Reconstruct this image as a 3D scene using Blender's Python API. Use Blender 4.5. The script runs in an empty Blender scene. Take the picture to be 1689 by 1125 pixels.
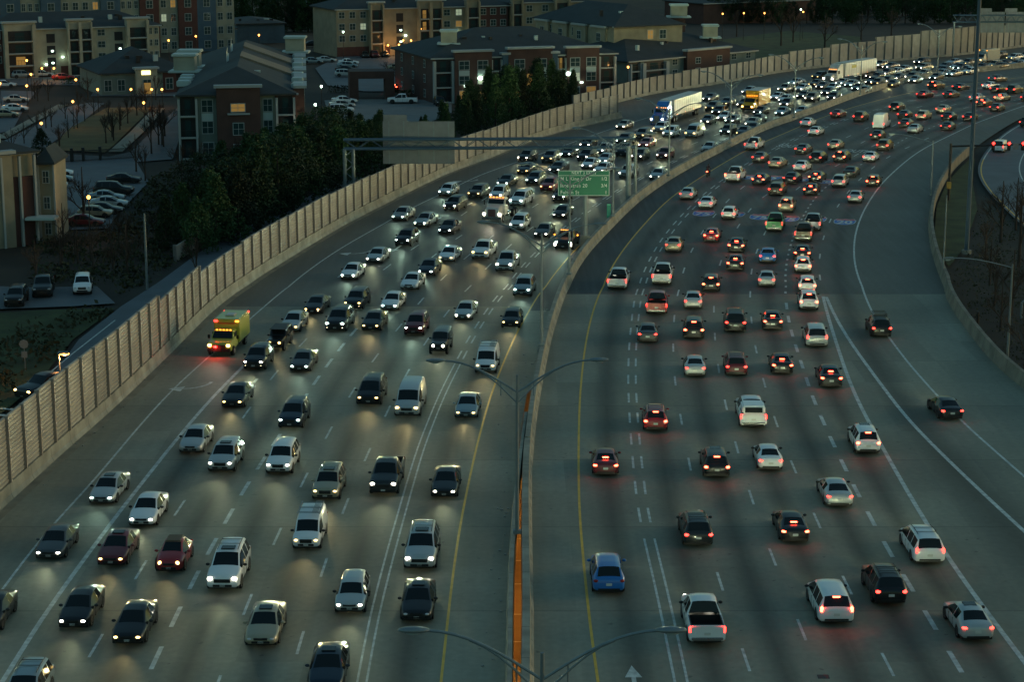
import bpy, bmesh, math, random
import numpy as np
from mathutils import Vector, Matrix
random.seed(7); RNG = np.random.default_rng(7)
C = bpy.context.scene.collection
rad = math.radians
# ---------------------------------------------------------------- camera, sky, light
H, PITCH, F = 40.06, rad(12.9), 3284.0          # camera height, downward pitch, focal length in photo pixels
W0, H0 = 1689.0, 1125.0
cam = bpy.data.cameras.new('camera'); cam_o = bpy.data.objects.new('camera', cam); C.objects.link(cam_o)
cam.sensor_width = 36.0; cam.lens = F / W0 * 36.0; cam.clip_start = 0.5; cam.clip_end = 5000
cam_o.location = (0, 0, H); cam_o.rotation_euler = (rad(90) - PITCH, 0, 0)
bpy.context.scene.camera = cam_o
world = bpy.data.worlds.new('World'); bpy.context.scene.world = world; world.use_nodes = True
wn = world.node_tree; bgn = wn.nodes['Background']
sky = wn.nodes.new('ShaderNodeTexSky'); sky.sky_type = 'NISHITA'; sky.sun_disc = False
SUN_EL, SUN_ROT = rad(2.5), rad(78)
sky.sun_elevation = SUN_EL; sky.sun_rotation = SUN_ROT; sky.air_density = 1.0; sky.dust_density = 1.5; sky.ozone_density = 2.0
tint = wn.nodes.new('ShaderNodeMix'); tint.data_type = 'RGBA'; tint.blend_type = 'MULTIPLY'
tint.inputs['Factor'].default_value = 1.0; tint.inputs['B'].default_value = (0.77, 1.0, 0.88, 1)
wn.links.new(sky.outputs[0], tint.inputs['A']); wn.links.new(tint.outputs['Result'], bgn.inputs['Color'])
bgn.inputs['Strength'].default_value = 0.15
sun = bpy.data.lights.new('sun', 'SUN'); sun.energy = 0.13; sun.angle = rad(14); sun.color = (1.0, 0.90, 0.74)
sun_o = bpy.data.objects.new('sun', sun); C.objects.link(sun_o)
sd = Vector((math.sin(SUN_ROT) * math.cos(rad(9)), math.cos(SUN_ROT) * math.cos(rad(9)), math.sin(rad(9))))
sun_o.rotation_euler = sd.to_track_quat('Z', 'Y').to_euler()
vs = bpy.context.scene.view_settings
vs.view_transform = 'Standard'; vs.look = 'None'; vs.gamma = 1.0; vs.exposure = 1.2
try:
    bpy.context.scene.cycles.use_light_tree = True
    bpy.context.scene.cycles.max_bounces = 5
    bpy.context.scene.cycles.sample_clamp_indirect = 3.0
except Exception: pass

# ---------------------------------------------------------------- photo pixel -> place on level ground
def row_tan(py): return math.tan(PITCH + math.atan((py - H0 / 2) / F))
def Yrow(py, z=0.0): return (H - z) / row_tan(py)
def depth(Y, z=0.0): return Y * math.cos(PITCH) + (H - z) * math.sin(PITCH)
def GP(px, py, z=0.0):
    Y = Yrow(py, z); return Vector(((px - W0 / 2) / F * depth(Y, z), Y, z))
def Zat(Y, py): return H - Y * row_tan(py)
def Xat(px, Y, z=0.0): return (px - W0 / 2) / F * depth(Y, z)
def to_px(X, Y, z=0.0):
    d = depth(Y, z); v = -(z - H) * math.cos(PITCH) - Y * math.sin(PITCH)
    return W0 / 2 + X / d * F, H0 / 2 + v / d * F

# ---------------------------------------------------------------- materials
MATS = {}
def mat(name, col, rough=0.7, metal=0.0, emit=None, es=0.0, noise=0.0, nscale=1.0, spec=0.5, coat=0.0, bump=0.0):
    if name in MATS: return MATS[name]
    m = bpy.data.materials.new(name); m.use_nodes = True; nt = m.node_tree; b = nt.nodes['Principled BSDF']
    b.inputs['Base Color'].default_value = (*col, 1); b.inputs['Roughness'].default_value = rough
    b.inputs['Metallic'].default_value = metal; b.inputs['Specular IOR Level'].default_value = spec
    b.inputs['Coat Weight'].default_value = coat
    if emit: b.inputs['Emission Color'].default_value = (*emit, 1); b.inputs['Emission Strength'].default_value = es
    if noise > 0 or bump > 0:
        tc = nt.nodes.new('ShaderNodeTexCoord'); n = nt.nodes.new('ShaderNodeTexNoise')
        n.inputs['Scale'].default_value = nscale; n.inputs['Detail'].default_value = 5
        nt.links.new(tc.outputs['Object'], n.inputs['Vector'])
        r = nt.nodes.new('ShaderNodeMapRange'); r.inputs['From Min'].default_value = 0.25; r.inputs['From Max'].default_value = 0.75
        r.inputs['To Min'].default_value = 1 - noise; r.inputs['To Max'].default_value = 1 + noise
        nt.links.new(n.outputs['Fac'], r.inputs['Value'])
        mx = nt.nodes.new('ShaderNodeMix'); mx.data_type = 'RGBA'; mx.blend_type = 'MULTIPLY'; mx.inputs['Factor'].default_value = 1
        mx.inputs['A'].default_value = (*col, 1); nt.links.new(r.outputs[0], mx.inputs['B'])
        nt.links.new(mx.outputs['Result'], b.inputs['Base Color'])
        if bump > 0:
            bp = nt.nodes.new('ShaderNodeBump'); bp.inputs['Strength'].default_value = bump; bp.inputs['Distance'].default_value = 0.05
            nt.links.new(n.outputs['Fac'], bp.inputs['Height']); nt.links.new(bp.outputs[0], b.inputs['Normal'])
    MATS[name] = m; return m

def road_mat(name, col, rough, stain, joints=False):
    m = bpy.data.materials.new(name); m.use_nodes = True; nt = m.node_tree; N, L = nt.nodes, nt.links; b = N['Principled BSDF']
    tc = N.new('ShaderNodeTexCoord'); at = N.new('ShaderNodeAttribute'); at.attribute_name = 'wear'
    n1 = N.new('ShaderNodeTexNoise'); n1.inputs['Scale'].default_value = 0.07; n1.inputs['Detail'].default_value = 6
    n2 = N.new('ShaderNodeTexNoise'); n2.inputs['Scale'].default_value = 2.2; n2.inputs['Detail'].default_value = 6
    mp = N.new('ShaderNodeMapping'); mp.inputs['Scale'].default_value = (1.6, 0.07, 1)
    n3 = N.new('ShaderNodeTexNoise'); n3.inputs['Scale'].default_value = 1.0; n3.inputs['Detail'].default_value = 4
    L.new(tc.outputs['Object'], n1.inputs['Vector']); L.new(tc.outputs['Object'], n2.inputs['Vector'])
    L.new(tc.outputs['Object'], mp.inputs['Vector']); L.new(mp.outputs[0], n3.inputs['Vector'])
    def rng(src, a, bb, lo, hi):
        r = N.new('ShaderNodeMapRange'); r.inputs['From Min'].default_value = a; r.inputs['From Max'].default_value = bb
        r.inputs['To Min'].default_value = lo; r.inputs['To Max'].default_value = hi; L.new(src, r.inputs['Value']); return r.outputs[0]
    def mul(a, c):
        q = N.new('ShaderNodeMath'); q.operation = 'MULTIPLY'; L.new(a, q.inputs[0]); L.new(c, q.inputs[1]); return q.outputs[0]
    v = mul(rng(n1.outputs['Fac'], .3, .7, .78, 1.2), rng(n2.outputs['Fac'], .25, .75, .88, 1.12))
    v = mul(v, rng(n3.outputs['Fac'], .3, .7, .88, 1.1))
    v = mul(v, rng(at.outputs['Fac'], 0, 1, 1.0, stain))
    n4 = N.new('ShaderNodeTexNoise'); n4.inputs['Scale'].default_value = 0.55; n4.inputs['Detail'].default_value = 8; n4.inputs['Roughness'].default_value = .7; L.new(tc.outputs['Object'], n4.inputs['Vector'])
    v = mul(v, rng(n4.outputs['Fac'], .60, .70, 1.0, .80)); v = mul(v, rng(n4.outputs['Fac'], .30, .38, 1.12, 1.0))
    n5 = N.new('ShaderNodeTexNoise'); n5.inputs['Scale'].default_value = 1.7; n5.inputs['Detail'].default_value = 2; L.new(tc.outputs['Object'], n5.inputs['Vector']); v = mul(v, rng(n5.outputs['Fac'], .70, .74, 1.0, .62))
    if joints:
        sx = N.new('ShaderNodeSeparateXYZ'); L.new(tc.outputs['Object'], sx.inputs[0])
        q = N.new('ShaderNodeMath'); q.operation = 'PINGPONG'; q.inputs[1].default_value = 7.6; L.new(sx.outputs['Y'], q.inputs[0])
        v = mul(v, rng(q.outputs[0], 0.0, 0.10, 0.6, 1.0))
        vo = N.new('ShaderNodeMath'); vo.operation = 'MULTIPLY'; vo.inputs[1].default_value = 1.0 / 15.2; L.new(sx.outputs['Y'], vo.inputs[0])
        fl = N.new('ShaderNodeMath'); fl.operation = 'FLOOR'; L.new(vo.outputs[0], fl.inputs[0])
        wn_ = N.new('ShaderNodeTexWhiteNoise'); wn_.noise_dimensions = '1D'; L.new(fl.outputs[0], wn_.inputs['W'])
        v = mul(v, rng(wn_.outputs['Value'], 0, 1, .93, 1.07))
        xo = N.new('ShaderNodeMath'); xo.operation = 'MULTIPLY'; xo.inputs[1].default_value = 1 / 3.66; L.new(sx.outputs['X'], xo.inputs[0]); xf_ = N.new('ShaderNodeMath'); xf_.operation = 'FLOOR'; L.new(xo.outputs[0], xf_.inputs[0])
        yo = N.new('ShaderNodeMath'); yo.operation = 'MULTIPLY'; yo.inputs[1].default_value = 1 / 7.6; L.new(sx.outputs['Y'], yo.inputs[0]); yf_ = N.new('ShaderNodeMath'); yf_.operation = 'FLOOR'; L.new(yo.outputs[0], yf_.inputs[0])
        cb = N.new('ShaderNodeCombineXYZ'); L.new(xf_.outputs[0], cb.inputs[0]); L.new(yf_.outputs[0], cb.inputs[1]); w2 = N.new('ShaderNodeTexWhiteNoise'); w2.noise_dimensions = '3D'; L.new(cb.outputs[0], w2.inputs['Vector'])
        v = mul(v, rng(w2.outputs['Value'], 0, 1, .88, 1.09))
    mx = N.new('ShaderNodeMix'); mx.data_type = 'RGBA'; mx.blend_type = 'MULTIPLY'; mx.inputs['Factor'].default_value = 1
    mx.inputs['A'].default_value = (*col, 1); L.new(v, mx.inputs['B']); L.new(mx.outputs['Result'], b.inputs['Base Color'])
    L.new(rng(n3.outputs['Fac'], .3, .7, rough - .08, rough + .1), b.inputs['Roughness'])
    bp = N.new('ShaderNodeBump'); bp.inputs['Strength'].default_value = .25; bp.inputs['Distance'].default_value = .02
    L.new(n2.outputs['Fac'], bp.inputs['Height']); L.new(bp.outputs[0], b.inputs['Normal'])
    MATS[name] = m; return m

M_conc = road_mat('deck_concrete', (0.250, 0.240, 0.175), 0.70, 0.42, True)
M_asph = road_mat('highway_asphalt', (0.112, 0.110, 0.088), 0.66, 0.50)
M_dark = road_mat('shoulder_asphalt', (0.045, 0.047, 0.045), 0.66, 0.9)
M_side = mat('side_road_asphalt', (0.10, 0.115, 0.125), .7, noise=.2, nscale=.3)
M_white = mat('road_paint_white', (0.55, 0.57, 0.52), .6, noise=.42, nscale=2.2)
M_yellow = mat('road_paint_yellow', (0.75, 0.42, 0.04), .55, noise=.2, nscale=1.5)
M_ground = mat('dirt_and_leaves', (0.026, 0.022, 0.014), .95, noise=.45, nscale=.12)
M_grass = mat('dry_lawn', (0.13, 0.10, 0.035), .95, noise=.3, nscale=.3)
M_green = mat('green_grass', (0.04, 0.055, 0.014), .95, noise=.5, nscale=.35)
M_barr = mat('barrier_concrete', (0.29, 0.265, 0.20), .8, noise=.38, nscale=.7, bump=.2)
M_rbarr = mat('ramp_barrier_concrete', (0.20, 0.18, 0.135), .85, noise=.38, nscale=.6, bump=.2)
for m_ in (M_barr, M_rbarr):   # cast joints every few metres
    nt_ = m_.node_tree; mx_ = next(n for n in nt_.nodes if n.type == 'MIX'); tc_ = next(n for n in nt_.nodes if n.type == 'TEX_COORD'); sx_ = nt_.nodes.new('ShaderNodeSeparateXYZ'); nt_.links.new(tc_.outputs['Object'], sx_.inputs[0])
    pp_ = nt_.nodes.new('ShaderNodeMath'); pp_.operation = 'PINGPONG'; pp_.inputs[1].default_value = 2.2; nt_.links.new(sx_.outputs['Y'], pp_.inputs[0])
    r_ = nt_.nodes.new('ShaderNodeMapRange'); r_.inputs['From Max'].default_value = .07; r_.inputs['To Min'].default_value = .45; nt_.links.new(pp_.outputs[0], r_.inputs['Value'])
    q_ = nt_.nodes.new('ShaderNodeMix'); q_.data_type = 'RGBA'; q_.blend_type = 'MULTIPLY'; q_.inputs['Factor'].default_value = 1; q_.inputs['A'].default_value = mx_.inputs['A'].default_value; nt_.links.new(r_.outputs[0], q_.inputs['B']); nt_.links.new(q_.outputs['Result'], mx_.inputs['A'])
M_panel = mat('wall_panel_tan', (0.385, 0.355, 0.295), .8, noise=.16, nscale=.8)
def per_object_variation(m, lo, hi):
    nt = m.node_tree; mx = next(n for n in nt.nodes if n.type == 'MIX'); oi = nt.nodes.new('ShaderNodeObjectInfo'); r = nt.nodes.new('ShaderNodeMapRange')
    r.inputs['To Min'].default_value = lo; r.inputs['To Max'].default_value = hi; nt.links.new(oi.outputs['Random'], r.inputs['Value'])
    q = nt.nodes.new('ShaderNodeMix'); q.data_type = 'RGBA'; q.blend_type = 'MULTIPLY'; q.inputs['Factor'].default_value = 1; q.inputs['A'].default_value = mx.inputs['A'].default_value
    nt.links.new(r.outputs[0], q.inputs['B']); nt.links.new(q.outputs['Result'], mx.inputs['A'])
per_object_variation(M_panel, .78, 1.10)
M_wpost = mat('wall_post_brown', (0.30, 0.25, 0.205), .7, noise=.1, nscale=1)
M_cpost = mat('wall_post_grey', (0.16, 0.15, 0.13), .7, noise=.1, nscale=1)
M_steel = mat('galvanised_steel', (0.20, 0.24, 0.25), .5, .5, noise=.12, nscale=2)
M_bluest = mat('painted_blue_steel', (0.065, 0.11, 0.145), .5, .2)
M_black = mat('black_trim', (0.012, 0.012, 0.012), .5)
M_tyre = mat('tyre_rubber', (0.012, 0.012, 0.012), .85)
M_rim = mat('alloy_rim', (0.35, 0.35, 0.35), .35, .8)
M_glass = mat('dark_car_glass', (0.010, 0.014, 0.015), .08, spec=.35)
M_chrome = mat('chrome_grille', (0.4, 0.4, 0.4), .25, .9)
M_plate = mat('licence_plate', (0.6, 0.6, 0.55), .5)
M_hw = mat('headlight_white', (.9, .9, .9), .2, emit=(1.0, .93, .74), es=9.0)
M_hc = mat('headlight_cool', (.9, .9, .9), .2, emit=(.72, 1.0, .88), es=9.0)
M_hy = mat('headlight_warm', (.9, .8, .6), .2, emit=(1.0, .66, .20), es=3.2)
M_hoff = mat('headlight_unlit', (.55, .55, .55), .12)
M_fog = mat('fog_light', (.9, .8, .6), .2, emit=(1.0, .8, .5), es=3.0)
M_tail = mat('tail_light_lit', (.5, .01, .01), .2, emit=(1.0, .03, .02), es=5.0)
M_brake = mat('brake_light_lit', (.6, .01, .01), .2, emit=(1.0, .06, .025), es=13.0)
M_toff = mat('tail_light_unlit', (.30, .012, .01), .2)
M_amber = mat('amber_marker', (.6, .2, .02), .3, emit=(1.0, .32, .03), es=2.2)
M_redbeacon = mat('red_beacon', (.6, .02, .01), .3, emit=(1.0, .02, .015), es=5.0)
M_sodium = mat('sodium_lamp', (.9, .5, .2), .3, emit=(1.0, .40, .07), es=2.6)
M_mercury = mat('mercury_lamp', (.8, .9, .8), .3, emit=(.70, 1.0, .78), es=4.0)
M_lens = mat('lamp_lens_unlit', (.35, .42, .42), .2)

# ---------------------------------------------------------------- mesh helpers
def me_obj(name, me, parent=None, loc=None, rz=None):
    o = bpy.data.objects.new(name, me); C.objects.link(o)
    if parent: o.parent = parent
    if loc is not None: o.location = loc
    if rz is not None: o.rotation_euler = (0, 0, rz)
    return o
def mk(name, verts, faces, m, parent=None, smooth=None, idx=None, loc=None, rz=None):
    me = bpy.data.meshes.new(name); me.from_pydata([tuple(v) for v in verts], [], faces)
    for q in (m if isinstance(m, (list, tuple)) else [m]): me.materials.append(q)
    if idx is not None: me.polygons.foreach_set('material_index', idx)
    if smooth is not None:
        me.polygons.foreach_set('use_smooth', [True] * len(me.polygons)); me.set_sharp_from_angle(angle=rad(smooth))
    me.update(); return me_obj(name, me, parent, loc, rz)
class MB:
    """collects shapes into one mesh"""
    def __init__(s): s.v = []; s.f = []; s.i = []
    def add(s, vs_, fs, mi=0):
        n = len(s.v); s.v += [tuple(v) for v in vs_]; s.f += [[a + n for a in f] for f in fs]; s.i += [mi] * len(fs); return s
    def box(s, c, d, mi=0, rz=0.0, bev=0.0, M=None):
        bm = bmesh.new(); bmesh.ops.create_cube(bm, size=1.0)
        for v in bm.verts: v.co = Vector((v.co.x * d[0], v.co.y * d[1], v.co.z * d[2]))
        if bev > 0: bmesh.ops.bevel(bm, geom=bm.edges[:], offset=bev, segments=2, affect='EDGES', clamp_overlap=True)
        R = Matrix.Translation(c) @ Matrix.Rotation(rz, 4, 'Z')
        if M is not None: R = Matrix.Translation(c) @ M
        bm.transform(R); bm.verts.ensure_lookup_table()
        s.add([v.co[:] for v in bm.verts], [[v.index for v in f.verts] for f in bm.faces], mi); bm.free(); return s
    def cyl(s, a, b, r0, r1=None, n=10, mi=0, cap=True):
        a = Vector(a); b = Vector(b); r1 = r0 if r1 is None else r1
        q = (b - a).to_track_quat('Z', 'Y'); vs_ = []
        for p, r in ((a, r0), (b, r1)):
            for k in range(n):
                t = 2 * math.pi * k / n; vs_.append(p + q @ Vector((r * math.cos(t), r * math.sin(t), 0)))
        fs = [[k, (k + 1) % n, n + (k + 1) % n, n + k] for k in range(n)]
        if cap: fs += [list(range(n))[::-1], list(range(n, 2 * n))]
        return s.add(vs_, fs, mi)
    def path(s, pts, r, n=6, mi=0):
        for a, b in zip(pts[:-1], pts[1:]): s.cyl(a, b, r, n=n, mi=mi)
        return s
    def ell(s, c, d, mi=0, seg=10, rings=6, rz=0.0):
        bm = bmesh.new(); bmesh.ops.create_uvsphere(bm, u_segments=seg, v_segments=rings, radius=1.0)
        bm.transform(Matrix.Translation(c) @ Matrix.Rotation(rz, 4, 'Z') @ Matrix.Diagonal((*d, 1)))
        s.add([v.co[:] for v in bm.verts], [[v.index for v in f.verts] for f in bm.faces], mi); bm.free(); return s
    def build(s, name, m, parent=None, smooth=None, loc=None, rz=None):
        return mk(name, s.v, s.f, m, parent, smooth, s.i, loc, rz)
def tag(o, label=None, cat=None, group=None, kind=None):
    if label: o['label'] = label
    if cat: o['category'] = cat
    if group: o['group'] = group
    if kind: o['kind'] = kind
    return o
def empty(name, loc, rz=0.0, label=None, cat=None, group=None):
    o = bpy.data.objects.new(name, None); C.objects.link(o); o.location = loc; o.rotation_euler = (0, 0, rz)
    o.empty_display_size = .3; return tag(o, label, cat, group)
def copy_tree(o, parent=None):
    c = o.copy(); C.objects.link(c)
    if parent: c.parent = parent
    for ch in o.children: copy_tree(ch, c)
    return c
def poly_sheet(name, px_pts, z, m, kind='structure'):
    vs_ = [GP(x, y, z) for x, y in px_pts]; bm = bmesh.new()
    f = bm.faces.new([bm.verts.new(v) for v in vs_]); bmesh.ops.triangulate(bm, faces=[f])
    if sum(g.normal.z * g.calc_area() for g in bm.faces) < 0: bmesh.ops.reverse_faces(bm, faces=bm.faces[:])
    me = bpy.data.meshes.new(name); bm.to_mesh(me); bm.free(); me.materials.append(m)
    o = me_obj(name, me); o['kind'] = kind; return o

# ---------------------------------------------------------------- road curves, traced in the photograph and laid on the ground
def curve(pts, y_top=None):
    P = sorted([(GP(x, y).y, GP(x, y).x) for x, y in pts])
    return np.array([p[0] for p in P]), np.array([p[1] for p in P])
YS = np.concatenate([np.arange(56, 200, 2.0), np.arange(200, 600, 3.0)])
def ext(cv):
    Y, X = cv
    s0 = (X[1] - X[0]) / (Y[1] - Y[0]); s1 = (X[-1] - X[-2]) / (Y[-1] - Y[-2])
    out = np.interp(YS, Y, X)
    out = np.where(YS < Y[0], X[0] + s0 * (YS - Y[0]), out); out = np.where(YS > Y[-1], X[-1] + s1 * (YS - Y[-1]), out)
    for it in range(3):   # smooth
        w = np.array([1, 2, 3, 2, 1.]) / 9; pad = np.concatenate([2 * out[0] - out[[2, 1]], out, 2 * out[-1] - out[[-2, -3]]])
        out = np.convolve(pad, w, 'valid')
    return out
T = {}
T['W'] = [(0,838),(88,757),(192,666),(283,578),(344,515),(400,471),(477,424),(560,373),(667,319),(747,280),(800,264),(853,240),(917,217),(960,207),(1030,193),(1100,172)]
T['W2'] = [(940,186),(1031,166),(1067,155),(1136,145),(1200,136),(1269,121),(1356,110),(1449,102),(1507,97),(1576,92),(1634,84),(1689,76),(1780,66)]
T['S1'] = [(0,978),(44,918),(89,863),(151,798),(197,742),(227,706),(267,661),(296,631),(339,594),(413,525),(444,499),(480,467),(533,428),(571,403),(627,373),(680,341),(720,324),(760,304),(792,287),(848,269),(907,248),(1008,212),(1100,184),(1200,158),(1300,138),(1400,124),(1500,113),(1600,104),(1700,93),(1800,83)]
T['S2'] = [(7,1120),(68,1021),(137,925),(205,834),(279,740),(320,690),(355,650),(399,607),(461,541),(521,484),(548,463),(639,400)]
T['A'] = [(156,1069),(231,942),(291,844),(350,762),(401,689),(449,621),(492,573),(548,515),(603,468),(643,436),(759,357),(845,295)]
T['B'] = [(263,1075),(294,1009),(323,949),(353,896),(378,850),(404,805),(455,727),(503,655),(537,605),(556,582),(573,559),(591,538),(651,478),(713,423),(749,395),(768,382)]
T['C'] = [(362,1120),(406,1000),(456,887),(498,798),(537,723),(573,659),(609,603),(647,553),(711,476),(744,445),(813,388),(880,340),(951,298)]
T['D'] = [(477,1125),(493,1065),(531,945),(565,844),(601,761),(632,693),(661,634),(691,581),(723,534),(760,487),(791,453),(853,393),(885,369),(951,325)]
T['E'] = [(598,1120),(616,1020),(650,890),(693,740),(729,650),(760,590),(782,549),(821,490),(838,473),(863,440),(876,425),(935,372),(952,361),(981,339),(1027,309),(1061,291),(1125,259),(1200,228),(1260,205),(1330,180),(1400,155),(1450,142),(1500,131),(1585,116),(1689,106),(1790,95)]
T['FY'] = [(728,1120),(747,945),(761,853),(785,740),(808,655),(832,594),(851,551),(872,514),(893,477),(917,450),(933,428),(955,405),(985,377)]
T['LB'] = [(833,1125),(836,963),(845,832),(855,750),(862,700),(873,640),(888,590)]
T['R'] = [(881,1125),(881,1010),(878,900),(877,800),(879,750),(887,677),(897,621),(909,562),(923,514),(939,470),(960,432),(981,405),(1000,387),(1027,358),(1053,333),(1083,311),(1120,287),(1149,271),(1187,252),(1227,231),(1267,212),(1315,196),(1350,184),(1403,163),(1443,150),(1490,137),(1518,130),(1585,121),(1634,116),(1689,111),(1800,100)]
T['G'] = [(986,1123),(974,1041),(964,945),(955,843),(954,740),(956,658),(963,583),(973,530),(984,495),(999,458),(1013,433),(1037,399),(1072,359),(1107,324),(1144,300),(1173,281),(1227,249),(1267,231),(1316,210),(1345,197),(1403,177),(1452,164),(1520,148),(1600,136),(1689,127),(1790,115)]
T['Hh'] = [(1123,1123),(1093,980),(1071,889),(1061,851),(1056,807),(1051,763),(1045,690),(1042,630),(1043,576),(1047,529),(1053,484),(1060,462),(1075,430),(1091,400),(1111,374),(1143,339),(1179,308),(1230,272),(1271,249),(1313,228),(1345,215),(1403,193),(1452,179),(1520,161),(1600,147),(1689,136),(1790,124)]
T['I'] = [(1231,1091),(1187,959),(1154,853),(1137,764),(1123,691),(1113,631),(1110,575),(1111,531),(1116,490),(1127,444),(1137,420),(1152,391),(1170,366),(1188,343),(1210,321),(1232,301)]
T['J'] = [(1323,1041),(1272,915),(1238,819),(1214,735),(1197,669),(1185,611),(1179,558),(1177,515),(1178,490),(1183,446),(1194,416),(1209,387),(1219,370),(1236,346),(1254,325)]
T['K'] = [(1464,1096),(1393,959),(1348,860),(1309,772),(1280,699),(1262,638),(1248,584),(1240,539),(1237,498),(1237,451),(1246,419),(1255,396),(1280,349),(1315,308)]
T['L'] = [(1578,1096),(1536,1027),(1500,964),(1465,909),(1438,858),(1414,813),(1393,771),(1375,734),(1359,698),(1344,666),(1334,637),(1325,609),(1317,584),(1309,560),(1302,537),(1299,517),(1296,497),(1294,475),(1294,454),(1297,435),(1302,408),(1312,380),(1333,341),(1343,328),(1353,316),(1363,305)]
T['M'] = [(1684,1085),(1602,976),(1564,921),(1530,867),(1499,815),(1458,743),(1436,702),(1409,650),(1393,607),(1372,543),(1357,489),(1350,455),(1351,424),(1356,396),(1366,370),(1377,347),(1391,325),(1407,307),(1425,288),(1445,272),(1467,256)]
T['N'] = [(1760,845),(1689,787),(1644,746),(1588,698),(1548,655),(1500,602),(1471,563),(1441,522),(1423,479),(1411,447),(1407,415),(1411,380),(1425,345),(1447,311),(1458,298),(1484,274),(1507,255),(1533,239),(1576,219),(1605,204),(1689,174),(1790,143)]
T['G2'] = [(1760,940),(1689,877),(1602,796),(1544,740),(1495,690),(1447,626),(1404,567),(1377,522),(1363,490)]
T['Q'] = [(1850,760),(1760,694),(1689,642),(1660,621),(1633,594),(1607,562),(1577,522),(1561,495),(1552,463),(1540,432),(1531,393),(1530,361),(1537,327),(1552,297),(1569,273),(1599,247),(1632,224),(1665,203),(1708,182),(1790,150),(1880,120)]
T['RL'] = [(1760,440),(1700,392),(1655,350),(1625,320),(1608,296),(1604,278),(1612,258),(1630,236),(1655,215),(1689,197),(1720,184),(1800,152)]
far = {}
def px_interp(tab, x): 
    p = sorted(tab); return float(np.interp(x, [a for a, b in p], [b for a, b in p]))
for x in (1000, 1100, 1200, 1300, 1400, 1500, 1600, 1700, 1790):
    y1, y2 = px_interp(T['S1'], x), px_interp(T['E'], x)
    a1, a2 = 1 / (y1 + 190), 1 / (y2 + 190)
    for k, n in enumerate(['S2', 'A', 'B', 'C', 'D']):
        T[n].append((x, 1 / (a1 + (a2 - a1) * (k + 1) / 6) - 190))
for x in (1500, 1600, 1700, 1790):
    y1, y2 = px_interp([q for q in T['Hh'] if q[1] < 300], x), px_interp([q for q in T['N'] if q[1] < 320], x); a1, a2 = 1 / (y1 + 190), 1 / (y2 + 190)
    for k, n in enumerate(['I', 'J', 'K', 'L', 'M']): T[n].append((x, 1 / (a1 + (a2 - a1) * (k + 1) / 6) - 190))
CV = {k: ext(curve(v)) for k, v in T.items()}
CV['LBF'] = np.where(YS < Yrow(640), np.minimum(CV['LB'], CV['R'] - 1.1), CV['R'] - .75)
def X_of(n, Y): return float(np.interp(Y, YS, CV[n]))
def slope(n, Y): return (X_of(n, Y + 4) - X_of(n, Y - 4)) / 8
ORD_L = ['W', 'S1', 'S2', 'A', 'B', 'C', 'D', 'E', 'LBF']
ORD_R = ['R', 'G', 'Hh', 'I', 'J', 'K', 'L', 'M', 'N', 'Q']
def lane_slope(X, Y, side):
    o = ORD_L if side == 'L' else ORD_R; xs = [X_of(n, Y) for n in o]; ss = [slope(n, Y) for n in o]
    return float(np.interp(X, xs, ss))
def lane_index(X, Y, side):
    o = ORD_L if side == 'L' else ORD_R
    return sum(1 for n in o if X_of(n, Y) < X) - 1
def sweep(name, cvn, Y0, Y1, prof, m, parent=None, off=0.0, smooth=None, step=1):
    ys = [y for y in YS if Y0 < y < Y1][::step]; ys = [Y0] + ys + [Y1]
    n = len(prof); v = []; f = []
    for y in ys:
        s = slope(cvn, y); t = Vector((s, 1, 0)).normalized(); nrm = Vector((t.y, -t.x, 0)); b = Vector((X_of(cvn, y), y, 0))
        for o_, z in prof: v.append(b + nrm * (o_ + off) + Vector((0, 0, z)))
    for i in range(len(ys) - 1):
        for j in range(n - 1): f.append([i * n + j, (i + 1) * n + j, (i + 1) * n + j + 1, i * n + j + 1])
    f += [list(range(n)), list(range((len(ys) - 1) * n, len(ys) * n))[::-1]]
    return mk(name, v, f, m, parent, smooth)
def carriageway(name, order, cols, wearpairs, conc_end, zz, ymax, dark):
    rows = [k for k in range(len(YS)) if YS[k] < ymax]; v = []; wear = []; fr = []
    for k in rows:
        xs = [CV[n][k] for n in order]
        for a in range(1, len(xs)): xs[a] = max(xs[a], xs[a - 1] + .01)
        line = []
        for a in range(len(xs) - 1):
            for c in range(cols[a]): line.append((a, c / cols[a], xs[a] + (xs[a + 1] - xs[a]) * c / cols[a]))
        line.append((len(xs) - 2, 1.0, xs[-1]))
        for a, t, x in line:
            v.append((x, YS[k], zz))
            w = 0.0
            if a in wearpairs:
                w = math.exp(-((t - .5) / .20) ** 2) * 1.0 + .05
            wear.append(w)
        nc = len(line)
    f = []; mi = []
    for r in range(len(rows) - 1):
        ym = (YS[rows[r]] + YS[rows[r + 1]]) / 2; cc = 0
        for a in range(len(order) - 1):
            for c in range(cols[a]):
                i0 = r * nc + cc; f.append([i0, i0 + 1, i0 + nc + 1, i0 + nc]); cc += 1
                mi.append(2 if dark(a, ym) else (0 if ym < conc_end else 1))
    o = mk(name, v, f, [M_conc, M_asph, M_dark], idx=mi); o['kind'] = 'structure'
    at = o.data.attributes.new('wear', 'FLOAT', 'POINT'); at.data.foreach_set('value', wear); return o
YMAX = 560
CV['W2x'] = np.minimum(CV['W2'], CV['W'])
CV['LW'] = np.where(YS < Yrow(193), CV['W'] - .3, CV['W2'] - .3)
CV['RIGHT'] = CV['Q'] + .3
carriageway('oncoming_carriageway', ['LW', 'S1', 'S2', 'A', 'B', 'C', 'D', 'E', 'FY', 'LBF'], [6, 6] + [8] * 6 + [4, 4],
            {2, 3, 4, 5, 6, 7}, Yrow(509), 0.0, YMAX, lambda a, y: a == 8 and y > Yrow(512))
CV['Rg'] = np.where(YS < 200, CV['R'] - .7, CV['R'] - .74)
def dr(a, y): return a in (0, 1) and y > Yrow(484) and y < 420
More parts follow.
